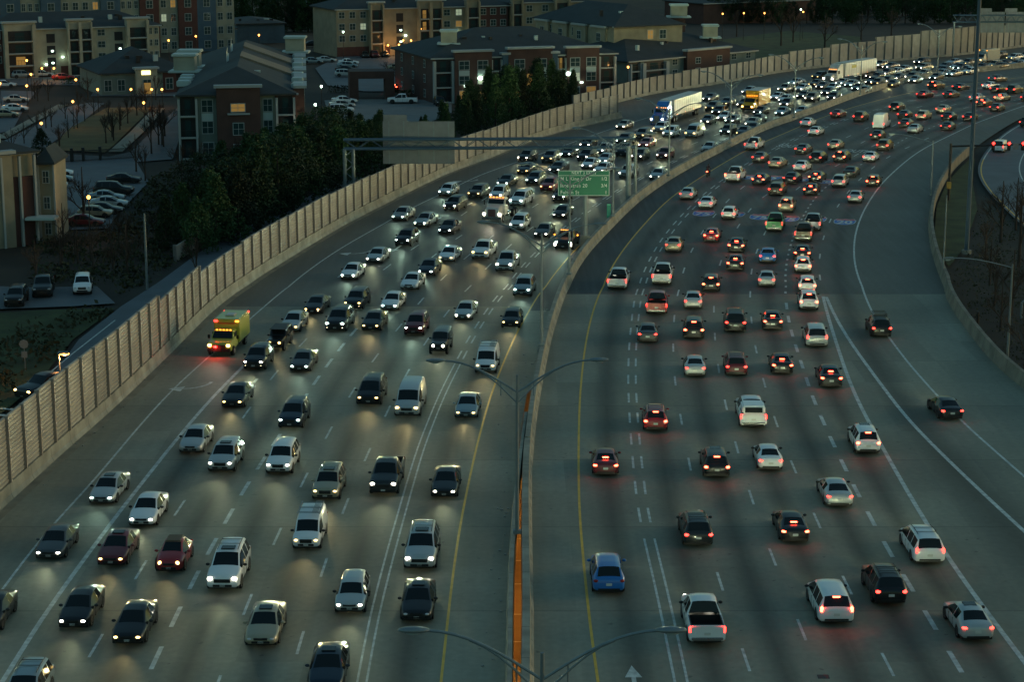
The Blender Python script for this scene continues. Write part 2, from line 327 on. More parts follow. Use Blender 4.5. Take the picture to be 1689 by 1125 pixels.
carriageway('departing_carriageway', ['Rg', 'R', 'G', 'Hh', 'I', 'J', 'K', 'L', 'M', 'N', 'RIGHT'], [1, 4] + [8] * 7 + [8, 14],
            {2, 3, 4, 5, 6, 7, 8}, Yrow(487), 0.0, YMAX, dr)

# markings
def marking(name, cvn, w, Y0, Y1, m, dash=None, off=0.0, phase=0.0, z=0.006):
    v = []; f = []; s = 0.0; y = Y0; step = .6
    def sec(y):
        sl = slope(cvn, y); t = Vector((sl, 1, 0)).normalized(); nn = Vector((t.y, -t.x, 0)); b = Vector((X_of(cvn, y), y, z))
        return b + nn * (off - w / 2), b + nn * (off + w / 2), math.sqrt(1 + sl * sl)
    prev = None
    if dash is None:
        ys = list(np.arange(Y0, Y1, 2.5)) + [Y1]; 
        for y in ys: a, b, _ = sec(y); v += [a, b]
        f = [[2 * i, 2 * i + 1, 2 * i + 3, 2 * i + 2] for i in range(len(ys) - 1)]
    else:
        per, ln = dash; y = Y0 + phase
        while y < Y1:
            L_ = sec(y)[2]; ys = [y, y + ln / L_ / 2, y + ln / L_]; k = len(v)
            for q in ys: a, b, _ = sec(q); v += [a, b]
            f += [[k, k + 1, k + 3, k + 2], [k + 2, k + 3, k + 5, k + 4]]
            y += per / L_
    o = mk(name, v, f, m); o['kind'] = 'structure'; return o
YN = 60
marking('edge_line', 'S1', .16, YN, 540, M_white)
marking('edge_line', 'S2', .28, YN, Yrow(560), M_white)
marking('lane_line', 'S2', .2, Yrow(540), 530, M_white, (12.2, 3.05))
def ph(py, per, Y0=YN): return (Yrow(py) - Y0) % per
marking('lane_line', 'A', .16, YN, 520, M_white, (12.2, 3.4), phase=ph(1085, 12.2))
marking('lane_line', 'B', .26, YN, Yrow(530), M_white, (6.1, 3.2), phase=ph(1035, 6.1))
marking('lane_line', 'B', .16, Yrow(500), 520, M_white, (12.2, 3.05))
marking('lane_line', 'C', .16, YN, 520, M_white, (12.2, 3.4), phase=ph(1015, 12.2))
marking('lane_line', 'D', .16, YN, 520, M_white, (12.2, 3.4), phase=ph(1080, 12.2))
for s in (-.24, .24):
    marking('lane_line', 'E', .12, YN, Yrow(600), M_white, off=s)
    marking('lane_line', 'E', .16, Yrow(592), 500, M_white, (6.1, 3.05), off=s)
    marking('lane_line', 'Hh', .14, YN, Yrow(889), M_white, off=s * 1.35)
    marking('lane_line', 'Hh', .16, Yrow(862), 500, M_white, (6.1, 3.05), off=s * 1.3)
marking('edge_line', 'FY', .15, YN, Yrow(392), M_yellow)
marking('edge_line', 'G', .16, YN, 540, M_yellow)
marking('lane_line', 'I', .16, YN, 520, M_white, (12.2, 3.2), phase=ph(1108, 12.2))
marking('lane_line', 'J', .16, YN, 520, M_white, (12.2, 3.2), phase=ph(1057, 12.2))
marking('lane_line', 'K', .16, YN, 520, M_white, (12.2, 3.2), phase=ph(1116, 12.2))
marking('lane_line', 'L', .28, YN, Yrow(490), M_white, (6.1, 3.0), phase=ph(1110, 6.1))
marking('lane_line', 'L', .22, Yrow(484), 470, M_white, (3.05, 1.0))
marking('edge_line', 'M', .30, YN, Yrow(489), M_white)
marking('edge_line', 'G2', .30, Yrow(1000), Yrow(490), M_white)
marking('lane_line', 'M', .16, Yrow(462), 520, M_white, (12.2, 3.05))
marking('edge_line', 'N', .2, 90, 520, M_white)
def turn_arrow(name, px, py, rz, flip=1, straight=True):
    b = GP(px, py, .008); pts = []
    mb = MB()
    if straight:
        mb.add([(-.12, 0, 0), (.12, 0, 0), (.12, 2.6, 0), (-.12, 2.6, 0)], [[0, 1, 2, 3]])
        mb.add([(-.45, 0, 0), (0, -1.6, 0), (.45, 0, 0)], [[0, 1, 2]])
    else:
        arc = [(flip * 1.9 * (1 - math.cos(t)), -2.4 * math.sin(t)) for t in np.linspace(0, 1.5, 7)]
        for (x0, y0), (x1, y1) in zip(arc[:-1], arc[1:]): mb.add([(x0 - .14, y0, 0), (x0 + .14, y0, 0), (x1 + .14, y1 - .12, 0), (x1 - .14, y1 - .12, 0)], [[0, 1, 2, 3]])
        x, y = arc[-1]; mb.add([(x, y - 1.0, 0), (x + flip * 1.2, y - .2, 0), (x, y + .7, 0)], [[0, 1, 2]])
    o = mb.build(name, M_white, loc=b, rz=rz); o['kind'] = 'structure'; return o
def rz_at(px, py, side='L'):
    b = GP(px, py); return -math.atan(lane_slope(b.x, b.y, side))
for px, py, st in ((349, 630, False), (414, 637, True), (612, 413, False), (652, 411, True), (788, 296, False), (825, 297, True), (1045, 1118, True)):
    turn_arrow('turn_arrow', px, py, rz_at(px, py, 'L' if px < 900 else 'R') + (math.pi if px > 900 else 0), -1, st)

# lettering
def text_obj(name, s, size, m, parent=None, M=None, align='CENTER', kind=None, bold=.0, sx=1.0, sy=1.0, spc=1.0):
    cu = bpy.data.curves.new('lettering', 'FONT'); cu.body = s; cu.size = size; cu.align_x = align; cu.align_y = 'CENTER'; cu.offset = bold; cu.resolution_u = 3; cu.space_character = spc
    t = bpy.data.objects.new('t', cu); C.objects.link(t)
    me = bpy.data.meshes.new_from_object(t, depsgraph=bpy.context.evaluated_depsgraph_get())
    bpy.data.objects.remove(t); bpy.data.curves.remove(cu); me.materials.clear(); me.materials.append(m); me.name = name
    me.transform(Matrix.Diagonal((sx, sy, 1, 1)))
    if M is not None: me.transform(M)
    o = me_obj(name, me, parent)
    if kind: o['kind'] = kind
    return o
M_sblue = mat('shield_blue', (.03, .15, .50), .6, noise=.25, nscale=2); M_sred = mat('shield_red', (.60, .07, .08), .6, noise=.25, nscale=2)
def shield(px, py, num):
    b = GP(px, py, 0); rz = rz_at(px, py, 'R'); R = Matrix.Translation((b.x, b.y, 0)) @ Matrix.Rotation(rz, 4, 'Z')
    def outline(k):
        pts = []
        for t in np.linspace(0, 1, 9): a = math.pi * (1 + t); pts.append((1.32 * k * math.cos(a), 2.0 * k * math.sin(a) - .2))
        pts += [(1.36 * k, 1.2), (1.05 * k, 2.3 * k), (.5 * k, 2.05 * k), (0, 2.4 * k), (-.5 * k, 2.05 * k), (-1.05 * k, 2.3 * k), (-1.36 * k, 1.2)]
        return pts
    mb = MB(); o1 = outline(1.0); o2 = outline(.93)
    mb.add([(x, y, .008) for x, y in o1], [list(range(len(o1)))], 0)
    lo = [(x, y, .012) for x, y in o2 if y < 1.2] ; hi = [(x, y, .012) for x, y in o2 if y >= 1.2]
    lo = lo + [(1.27, 1.1, .012), (-1.27, 1.1, .012)]
    mb.add(lo, [list(range(len(lo)))], 1); mb.add(hi + [(-1.27, 1.2, .012), (1.27, 1.2, .012)][:0], [list(range(len(hi)))], 2)
    o = mb.build('route_shield', [M_white, M_sblue, M_sred]); o.matrix_world = R; o['kind'] = 'structure'
    t = text_obj('route_number', num, 1.95, M_white, o, Matrix.Translation((0, -.35, .018)), sy=1.7, bold=.06)
for px, py, n in ((1160, 352, '75'), (1210, 354, '75'), (1254, 358, '75'), (1300, 361, '75'), (1345, 362, '20'), (1393, 366, '20'),
                  (1235, 292, '75'), (1272, 293, '85'), (1320, 296, '85'), (1362, 299, '20')):
    shield(px, py, n)
for px, py in ((1305, 241), (1412, 249)):
    b = GP(px, py, .009); text_obj('road_word', 'SOUTH', 1.5, M_white, None, Matrix.Translation(b) @ Matrix.Rotation(rz_at(px, py, 'R'), 4, 'Z'), kind='structure', sx=.9, sy=3.0, bold=.02)
# ---------------------------------------------------------------- ground sheet with the underpass opening
hx0, hx1, hy0, hy1 = -9.0, 12.0, 62.0, 166.0
gz = -.30
gv = [(-1500, -300), (1500, -300), (1500, 2600), (-1500, 2600), (hx0, hy0), (hx1, hy0), (hx1, hy1), (hx0, hy1)]
g = mk('ground', [(x, y, gz) for x, y in gv], [[0, 1, 5, 4], [1, 2, 6, 5], [2, 3, 7, 6], [3, 0, 4, 7]], M_ground); g['kind'] = 'structure'
uz = -8.0
M_under = mat('lower_street_concrete', (.30, .24, .17), .8, noise=.25, nscale=.5)
g = mk('lower_street', [(hx0, hy0, uz), (hx1, hy0, uz), (hx1, hy1, uz), (hx0, hy1, uz)], [[0, 1, 2, 3]], M_under); g['kind'] = 'structure'
uw = mk('underpass_walls', [(hx0, hy0, uz), (hx1, hy0, uz), (hx1, hy1, uz), (hx0, hy1, uz), (hx0, hy0, gz), (hx1, hy0, gz), (hx1, hy1, gz), (hx0, hy1, gz)],
        [[0, 1, 5, 4], [1, 2, 6, 5], [2, 3, 7, 6], [3, 0, 4, 7]], M_barr); uw['kind'] = 'structure'
for k, y in enumerate((104.0, 121.0, 137.0, 152.0)):
    mb = MB(); 
    for i in range(3): mb.box((.2, y - 4 + i * 5, uz + .006), (3.5, .16, .004))
    o = mb.build('street_marking', M_white); o['kind'] = 'structure'
def soft_light(name, loc, energy, col, parent=None, r=.15, kind='POINT', rot=None, ang=None, blend=.6):
    l = bpy.data.lights.new(name, kind); l.energy = energy; l.color = col; l.shadow_soft_size = r
    if kind == 'SPOT': l.spot_size = ang; l.spot_blend = blend
    o = bpy.data.objects.new(name, l); C.objects.link(o); o.location = loc
    if rot is not None: o.rotation_euler = rot
    if parent: o.parent = parent
    return o
for k, (x, y) in enumerate(((-6.0, 112.0), (7.5, 128.0), (-6.0, 146.0))):
    t = empty('street_lamp', (x, y, uz), 0, ['orange lit lamp under the deck nearest the camera', 'orange lit lamp under the right deck beside the gap', 'farthest orange lit lamp under the decks'][k], 'street lamp', 'lamps on the street below')
    MB().cyl((0, 0, 0), (0, 0, 5.2), .08).build('pole', M_steel, t)
    MB().ell((0, 0, 5.4), (.3, .3, .2)).build('lamp_globe', M_sodium, t, 60)
    soft_light('lamp_light', (0, 0, 5.0), 1900, (1, .42, .08), t)

# ---------------------------------------------------------------- barriers and noise walls
yJ = Yrow(745)
def barrier(name, parts, label, cat):
    t = empty(name, (0, 0, 0), 0, label, cat)
    for a in parts: sweep(a[0], *a[1:], parent=t)
    return t
pr = [(0, .0), (-.06, .25), (-.16, .35), (-.22, 1.05), (-.66, 1.05), (-.70, 0)]
barrier('median_barrier', [('barrier_body', 'R', YN, yJ, pr, M_barr), ('barrier_body', 'R', yJ + .02, 545, [(0, 0), (-.05, .22), (-.18, .38), (-.24, 1.12), (-.62, 1.12), (-.72, 0)], M_barr)],
        'long tan concrete median barrier carrying the lamp posts between the two traffic directions', 'barrier')
barrier('bridge_parapet', [('parapet_body', 'LB', YN, Yrow(700), [(0, 0), (.06, .3), (.12, 1.0), (.36, 1.0), (.42, 0), (.42, -.6)], M_barr)],
        'thin concrete parapet on the left side of the orange lit gap', 'parapet')
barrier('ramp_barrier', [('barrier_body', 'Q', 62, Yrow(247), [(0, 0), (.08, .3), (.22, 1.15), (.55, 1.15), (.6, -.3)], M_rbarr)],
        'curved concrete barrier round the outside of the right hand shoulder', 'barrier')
for nm, cvn, o_, Y1 in (('barrier_gutter', 'W', .9, Yrow(193)),):
    o = sweep(nm, cvn, YN, Y1, [(0, .012), (o_, .012)], mat('gutter_concrete', (.24, .21, .15), .8, noise=.35, nscale=.5)); o['kind'] = 'structure'
def noise_wall(name, label, cvn, x0, x1, tops, ribs, mpost, pl=3.2, base_h=1.05):
    """concrete foot, posts and tan panels along a curve between photo columns x0..x1; tops gives the top edge seen"""
    tab = sorted(T[cvn]); Ya = Yrow(px_interp(tab, x0)) if x0 > 0 else 118.0; Yb = Yrow(px_interp(tab, x1))
    t = empty(name, (X_of(cvn, Ya), Ya, 0), 0, label, 'noise wall')
    base = sweep('wall_foot', cvn, Ya - (40 if x0 <= 0 else 0), Yb, [(.25, 0), (.1, .35), (.05, base_h), (-.45, base_h), (-.5, -.3)], M_barr); base.parent = t; base.location = (-X_of(cvn, Ya), -Ya, 0)
    pts = []; y = Ya
    while y < Yb:
        s = slope(cvn, y); pts.append(y); y += pl / math.sqrt(1 + s * s)
    hs = []
    for y in pts:
        X = X_of(cvn, y); px, py = to_px(X, y); ty = float(np.interp(px, [a for a, b in tops], [b for a, b in tops])); hs.append(max(2.2, min(9, Zat(y, ty))))
    hq = []   # stepped top
    for i in range(len(hs)):
        k = i // 5 * 5; hq.append(float(np.mean(hs[k:k + 5])))
    o0 = Vector((X_of(cvn, Ya), Ya, 0))
    for i, y in enumerate(pts[:-1]):
        a = Vector((X_of(cvn, y), y, 0)) - o0; b = Vector((X_of(cvn, pts[i + 1]), pts[i + 1], 0)) - o0
        d = (b - a); L_ = d.length; u = d / L_; n = Vector((u.y, -u.x, 0)); h = hq[i]
        a = a - n * .12; b = b - n * .12
        if ribs:
            prof = [(-.12, base_h)]; k = max(6, int((h - base_h) / .30))
            for j in range(k):
                z0 = base_h + (h - base_h) * j / k; z1 = base_h + (h - base_h) * (j + 1) / k
                prof += [(.02, z0 + .02), (.06, z1 - .05), (-.02, z1 - .02)]
            prof += [(.0, h), (-.12, h)]
        else: prof = [(-.12, base_h), (.04, base_h), (.04, h), (-.12, h)]
        v = [p + n * o_ + Vector((0, 0, z)) for p in (a + u * .1, b - u * .1) for o_, z in prof]; m = len(prof)
        f = [[j, j + 1, m + j + 1, m + j] for j in range(m - 1)] + [[m - 1, 0, m, 2 * m - 1], list(range(m))[::-1], list(range(m, 2 * m))]
        if i < 99: mk('wall_panel', v, f, M_panel, t)
    for i, y in enumerate(pts):
        p = Vector((X_of(cvn, y), y, 0)) - o0; s = slope(cvn, y); h = max(hq[i], hq[i - 1] if i else 0) + .06
        if i < 99: MB().box((p.x - .06, p.y, (h + base_h) / 2), (.34, .24, h - base_h)).build('wall_post', mpost, t).rotation_euler = (0, 0, 0)
    return t
tops1 = [(-200, 870), (0, 702), (53, 661), (107, 615), (160, 573), (208, 535), (267, 493), (325, 451), (379, 419), (416, 391), (430, 379), (456, 368), (528, 329), (592, 299), (656, 271), (752, 229), (827, 206), (875, 191), (949, 169), (1029, 155)]
noise_wall('noise_wall', 'long ribbed tan noise wall with brown posts running from the lower left corner', 'W', 0, 1029, tops1, True, M_wpost, 3.3)
tops2 = [(940, 160), (1019, 139), (1072, 128), (1136, 115), (1211, 105), (1264, 94), (1304, 85), (1362, 77), (1449, 62), (1518, 52), (1588, 43), (1689, 41), (1800, 36)]
noise_wall('noise_wall', 'smooth tan noise wall behind the trucks, curving away to the upper right', 'W2', 945, 1750, tops2, False, M_cpost, 3.2, .5)

# ---------------------------------------------------------------- posts, lamps and signs
def lamp_top(t, z, span, m, both=True, rz=0.0, lit=False):
    for s in ((-1, 1) if both else (1,)):
        pts = []
        for u in np.linspace(0, 1, 9): pts.append((s * u * span, 0, z + 2.0 * math.sin(u * 1.55) - .0))
        a = MB().path(pts, .06); pts2 = [(s * u * span * .62, 0, z - .68 + 2.28 * math.sin(u * 1.25) / math.sin(1.25)) for u in np.linspace(0, 1, 6)]
        a.path(pts2, .05); a.cyl((s * span * .22, 0, z - .2), (s * span * .22, 0, z + .65), .03)
        arm = a.build('lamp_arm', m, t); arm.rotation_euler = (0, 0, rz)
        hd = MB().ell((s * (span + .42), 0, z + 2.02), (.62, .21, .13), seg=14, rings=8).build('lamp_head', M_steel, arm, 60)
        MB().ell((s * (span + .45), 0, z + 1.93), (.30, .15, .12)).build('lamp_lens', M_lens if not lit else M_sodium, arm, 60)
def twin_lamp(px, py, h, label, rz=0.0, base=1.1, span=5.0, loc=None):
    b = GP(px, py, base) if loc is None else Vector(loc)
    t = empty('street_lamp', b, rz, label, 'street lamp', 'twin arm lamp posts along the median')
    MB().box((0, 0, .12), (.5, .5, .24), bev=.04).build('base_plate', M_steel, t)
    MB().cyl((0, 0, .2), (0, 0, h), .13, .08, 10).build('pole', M_steel, t, 50)
    lamp_top(t, h - 1.1 - .0, span, M_steel, rz=0); return t
def top_h(px, py, y_top, base): return Zat(GP(px, py, base).y, y_top) - base
twin_lamp(898, 1330, 0, 'twin arm lamp post nearest the camera, its base below the frame', loc=(1.18, 70.2, 1.1)) if False else None
t = twin_lamp(0, 0, 10.6, 'twin arm lamp post nearest the camera, at the bottom edge of the photo', rz=.0, span=4.45, loc=(1.15, 71.0, 1.05))
for px, py, yt, lb, rz in ((853, 880, 642, 'twin arm lamp post second from the camera, above the orange gap', 0.02), (893, 570, 402, 'twin arm lamp post third from the camera, near the white van', -.1),
        (939, 453, 303, 'twin arm lamp post just in front of the green exit sign', -.35), (1011, 357, 240, 'twin arm lamp post between the green exit sign and the gantry legs', -.5),
        (1103, 290, 195, 'twin arm lamp post in the median just beyond the gantry legs', -.6), (1204, 236, 140, 'twin arm lamp post in the median beside the yellow box truck', -.65),
        (1310, 194, 110, 'twin arm lamp post in the median before the white semi trailer', -.7), (1419, 156, 82, 'twin arm lamp post in the median at the white semi trailer', -.75),
        (1546, 122, 62, 'twin arm lamp post in the median left of the blue mast', -.8)):
    twin_lamp(px, py, max(8.5, top_h(px, py, yt, 1.1)) + .9, lb, rz, span=4.6 if py < 600 else 4.5)
def single_lamp(px, py, ytop, label, arm, m=M_steel, rz=0.0, r=.11, base=0.0, lit=False):
    b = GP(px, py, base); h = top_h(px, py, ytop, base)
    t = empty('street_lamp', b, rz, label, 'street lamp'); MB().cyl((0, 0, 0), (0, 0, h), r, r * .65, 10).build('pole', m, t, 50)
    if arm: lamp_top(t, h - 1.0, arm, m, both=False, rz=math.pi if arm < 0 else 0, lit=lit) if arm > 0 else None
    if arm < 0:
        s = -1; sp = -arm
        a = MB().path([(s * u * sp, 0, h - .3 + 1.1 * math.sin(u * 1.5)) for u in np.linspace(0, 1, 8)], .05); arm_o = a.build('lamp_arm', m, t)
        MB().box((s * (sp + .35), 0, h + .78), (1.0, .36, .22), bev=.09).build('lamp_head', M_steel, arm_o)
        MB().ell((s * (sp + .45), 0, h + .68), (.3, .15, .1)).build('lamp_lens', M_lens, arm_o, 60)
    return t
single_lamp(1661, 600, 436, 'grey lamp post on the curved barrier, arm reaching left over dark grass', -5.6, rz=.25)
single_lamp(1555, 460, 322, 'thin pole standing on the curved barrier beside the green verge', 0, r=.1)
single_lamp(1535, 322, 232, 'thin grey lamp post by the right shoulder, arm over the lanes', -5.0, rz=-.2)
single_lamp(243, 477, 352, 'bare grey pole beside the side street behind the noise wall', 0, r=.14)
t = single_lamp(100, 640, 583, 'short lit orange lamp rising behind the noise wall near the black pickup', 0, r=.09)
MB().box((.35, 0, top_h(100, 640, 583, 0) + .05), (.9, .36, .2), bev=.06).build('lamp_head', M_steel, t)
MB().ell((.45, 0, top_h(100, 640, 583, 0) - .03), (.42, .22, .14)).build('lamp_lens', M_sodium, t, 60)
soft_light('lamp_light', (.5, 0, top_h(100, 640, 583, 0) - .4), 220, (1, .45, .14), t)
# high mast running out of the top of the picture
b = GP(1594, 418); t = empty('high_mast', b, 0, 'tall thick blue steel mast rising out of the top right corner', 'mast')
MB().cyl((0, 0, 0), (0, 0, 36), .26, .18, 12).build('mast_shaft', M_bluest, t, 50); MB().cyl((0, 0, 0), (0, 0, .4), .55, n=12).build('mast_foot', M_barr, t, 50)
MB().cyl((0, 0, 35.6), (0, 0, 36.2), 1.6, n=14).build('lamp_ring', M_steel, t, 50)
# gantry with the sign seen from behind
def truss(mb, a, b, dz, r=.15, n=22, wd=.9, mi=0):
    a = Vector(a); b = Vector(b); u = (b - a).normalized(); w = Vector((-u.y, u.x, 0)) * wd
    for o_ in (Vector(), w):
        for z in (0, dz): mb.cyl(a + o_ + Vector((0, 0, z)), b + o_ + Vector((0, 0, z)), r, n=8, mi=mi)
        for k in range(n):
            p = a + (b - a) * k / n + o_; q = a + (b - a) * (k + 1) / n + o_
            mb.cyl(p + Vector((0, 0, 0 if k % 2 else dz)), q + Vector((0, 0, dz if k % 2 else 0)), .045, n=5, mi=mi)
    for k in range(0, n + 1, 2):
        p = a + (b - a) * k / n; mb.cyl(p, p + w, .04, n=5); mb.cyl(p + Vector((0, 0, dz)), p + w + Vector((0, 0, dz)), .04, n=5)
R0 = GP(1036, 336); L0 = GP(577, 345); zc = Zat(R0.y, 243)
L0.y = Yrow(345); zL = Zat(L0.y, 246)
t = empty('sign_gantry', L0, 0, 'grey truss gantry crossing the oncoming lanes from the noise wall to the median', 'sign gantry')
Rr = R0 - L0
mb = MB(); truss(mb, (-.6, 0, zL), (Rr.x + .8, Rr.y, zc), 1.15); mb.build('truss_beam', M_bluest, t)
mb = MB()
for dx in (-.55, .55): mb.cyl((dx, 0, 0), (dx, 0, zL), .22, n=10)
for k in range(8): mb.cyl((-.55 if k % 2 else .55, 0, k * zL / 8), (.55 if k % 2 else -.55, 0, (k + 1) * zL / 8), .06, n=5)
mb.build('support_leg', M_steel, t)
for dx, dy, r in ((0, 0, .34), (.95, 1.0, .2)): MB().cyl((Rr.x + dx, Rr.y + dy, 0), (Rr.x + dx, Rr.y + dy, zc + .2), r, n=12).build('support_leg', M_steel, t, 50)
def px_on(px, Y, z): return Xat(px, Y, z)
def sign_back(name, label, cols, Yc, m, zpost=None, group=None):
    """flat sign seen from behind: cols = (px0, px1, py top, py bottom) pieces"""
    Z0 = Zat(Yc, cols[0][3]); X0 = px_on(cols[0][0], Yc, Z0)
    t = empty(name, (X0, Yc, Z0), 0, label, 'road sign', group)
    for (a, b_, yt, yb) in cols:
        z1, z0 = Zat(Yc, yt), Zat(Yc, yb); xa, xb = px_on(a, Yc, z0) - X0, px_on(b_, Yc, z0) - X0
        MB().box(((xa + xb) / 2, .16, (z0 + z1) / 2 - Z0), (xb - xa, .05, z1 - z0)).build('sign_panel', m, t)
    a, b_, yt, yb = cols[-1]; z1, z0 = Zat(Yc, yt), Zat(Yc, yb); xa, xb = px_on(a, Yc, z0) - X0, px_on(b_, Yc, z0) - X0
    for k in range(5):
        x = xa + (xb - xa) * (k + .4) / 4.8; MB().box((x, .05, (z0 + z1) / 2 - Z0), (.12, .16, z1 - z0 + .02)).build('stiffener', M_steel, t)
    return t
M_sback = mat('sign_back_aluminium', (.19, .20, .205), .6, .1, noise=.12, nscale=1)
Ys = L0.y + (R0.y - L0.y) * .25 + 1.35
sign_back('overhead_sign', 'large blank grey sign back hanging on the gantry over the noise wall', [(632, 671, 189, 200), (632, 750, 200, 270)], Ys, M_sback)
# distant gantry in the upper right corner
Yg = Yrow(93)
t = empty('sign_gantry', (Xat(1570, Yg), Yg, 0), 0, 'distant truss gantry above the far wall in the upper right corner', 'sign gantry')
za, zb = Zat(Yg, 36), Zat(Yg, 31); xw = Xat(1760, Yg) - Xat(1570, Yg)
mb = MB(); truss(mb, (0, 0, za), (xw, 0, za), zb - za + .9, n=24); mb.build('truss_beam', M_bluest, t)
MB().cyl((.2, 0, 0), (.2, 0, za), .25).build('support_leg', M_steel, t); MB().cyl((xw - .2, 0, 0), (xw - .2, 0, za), .25).build('support_leg', M_steel, t)
sign_back('overhead_sign', 'left of the two far sign backs on the distant upper right gantry', [(1615, 1636, 13, 20), (1615, 1656, 19, 53)], Yg + 1.2, M_sback, group=None)
sign_back('overhead_sign', 'right of the two far sign backs on the distant upper right gantry', [(1658, 1678, 13, 20), (1658, 1720, 19, 53)], Yg + 1.2, M_sback, group=None)
# green exit sign
M_sgreen = mat('sign_green', (.004, .19, .095), .55, noise=.06, nscale=1); M_sgw = mat('sign_white', (.75, .82, .76), .5)
b = GP(965, 408, 0); s = 3284 / depth(b.y, 5)
z0, z1 = Zat(b.y, 322), Zat(b.y, 280); xa, xb = Xat(920, b.y, z0) - b.x, Xat(1005, b.y, z0) - b.x
t = empty('exit_sign', b, 0, 'green exit list sign on a single thick post in the median', 'road sign')
MB().box((0, 0, .7), (1.1, 1.1, 1.4), bev=.05).build('post_footing', M_barr, t)
MB().cyl((.0, 0, 0), (0, 0, z1 - .2), .27, n=14).build('sign_post', M_steel, t, 50)
pw, phh = xb - xa, z1 - z0; cx = (xa + xb) / 2
pan = MB().box((cx, -.36, (z0 + z1) / 2), (pw, .06, phh), bev=.02).build('sign_panel', M_sgreen, t)
mb = MB(); zf = -.395; bw = .05
for zz in (z0 + .05, z1 - .05): mb.box((cx, zf, zz), (pw - .12, .012, bw))
for xx in (xa + .05, xb - .05): mb.box((xx, zf, (z0 + z1) / 2), (bw, .012, phh - .16))
hz = z1 - phh * .2; mb.box((cx, zf, hz), (pw - .2, .012, .04)); mb.build('sign_border', M_sgw, pan)
RX = Matrix.Rotation(rad(90), 4, 'X')
def sign_text(s_, x, z, size, align='LEFT'): text_obj('sign_lettering', s_, size, M_sgw, pan, Matrix.Translation((x, -.405, z)) @ RX, align, bold=.004, sx=.9, spc=1.12)
rh = phh * .8 / 3
sign_text('NEXT 3 EXITS', cx, z1 - phh * .1, rh * .58, 'CENTER')
for k, (l_, r_) in enumerate((('M L King Jr Dr', '1/2'), ('Interstate 20', '3/4'), ('Fulton St', '1'))):
    zz = hz - rh * (k + .5); sign_text(l_, xa + .28, zz, rh * .74); sign_text(r_, xb - .28, zz, rh * .7, 'RIGHT')
b = GP(1004, 371, .0); t = empty('mile_marker', b, 0, 'narrow upright green marker sign beside the median barrier', 'road sign')
z0, z1 = Zat(b.y, 359), Zat(b.y, 336)
MB().cyl((0, 0, 0), (0, 0, z1), .04, n=6).build('sign_post', M_steel, t); MB().box((0, -.06, (z0 + z1) / 2), (.52, .04, z1 - z0)).build('sign_panel', mat('marker_green', (0, .30, .19), .5), t)
# small sign backs by the wall and others
for px, pb, yt, yb, w_, lb in ((188, 628, 573, 594, 1.0, 'small square sign back on a post against the noise wall, lower left'), (482, 400, 365, 380, .85, 'small dark square sign back on the wall near the trees')):
    b = GP(px, pb); z1, z0 = Zat(b.y, yt), Zat(b.y, yb); t = empty('small_sign', b, 0, lb, 'road sign')
    MB().cyl((0, 0, 0), (0, 0, z1), .04, n=6).build('sign_post', M_wpost, t); MB().box((0, -.06, (z0 + z1) / 2), (w_, .04, z1 - z0)).build('sign_panel', mat('weathered_sign', (.20, .17, .14), .7), t)
b = GP(42, 612); t = empty('small_sign', b, 0, 'dark signs on a thin post on the grass by the side street', 'road sign')
MB().cyl((0, 0, 0), (0, 0, 2.6), .04, n=6).build('sign_post', M_steel, t); MB().cyl((0, -.06, 2.35), (0, -.1, 2.35), .4, n=8).build('sign_panel', M_steel, t); MB().box((0, -.07, 1.45), (.5, .03, .55)).build('sign_panel', M_steel, t)
# traffic signal at the right
b = GP(1564, 330); t = empty('traffic_signal', b, 0, 'black signal mast arm with red lights over the right hand ramp', 'traffic signal')
zt_ = Zat(b.y, 241); MB().cyl((0, 0, 0), (0, 0, zt_ + .4), .17, n=10).build('signal_pole', M_black, t, 50)
xe = Xat(1720, b.y, zt_) - b.x; zE = Zat(b.y, 237); MB().cyl((0, 0, zt_), (xe, 0, zE), .13, .09, n=8).build('mast_arm', M_black, t, 50)
for px in (1638, 1664, 1687):
    x = Xat(px, b.y, zE) - b.x; hsg = MB().box((x, -.1, zE - .25), (.42, .3, 1.15), bev=.04).build('signal_head', M_black, t)
    MB().ell((x, -.27, zE + .1), (.19, .06, .19)).build('red_light', M_redbeacon, hsg, 60)
    MB().ell((x, -.26, zE - .25), (.14, .04, .14)).build('amber_light', M_toff, hsg, 60); MB().ell((x, -.26, zE - .6), (.14, .04, .14)).build('green_light', M_black, hsg, 60)
x = Xat(1675, b.y, zE) - b.x; MB().box((x, -.16, zE - .3), (.7, .03, .8)).build('lane_sign', M_sback, t)
x = 0; MB().box((-.05, -.25, Zat(b.y, 305)), (.55, .35, .9), bev=.05).build('signal_cabinet', mat('worn_yellow_paint', (.45, .26, .05), .6, noise=.2), t)
for px, py in ((1612, 540), (1684, 525)):
    b = GP(px, py); t = empty('marker_post', b, 0, 'short dark post in the grass beyond the curved barrier' if px < 1650 else 'pale bent post in the grass at the right edge', 'post')
    mb = MB(); mb.cyl((0, 0, 0), (0, 0, 1.5), .12, n=8)
    if px > 1650: mb.cyl((0, 0, 1.5), (.5, 0, 2.0), .08, n=6)
    mb.build('post_shaft', M_black if px < 1650 else M_steel, t)

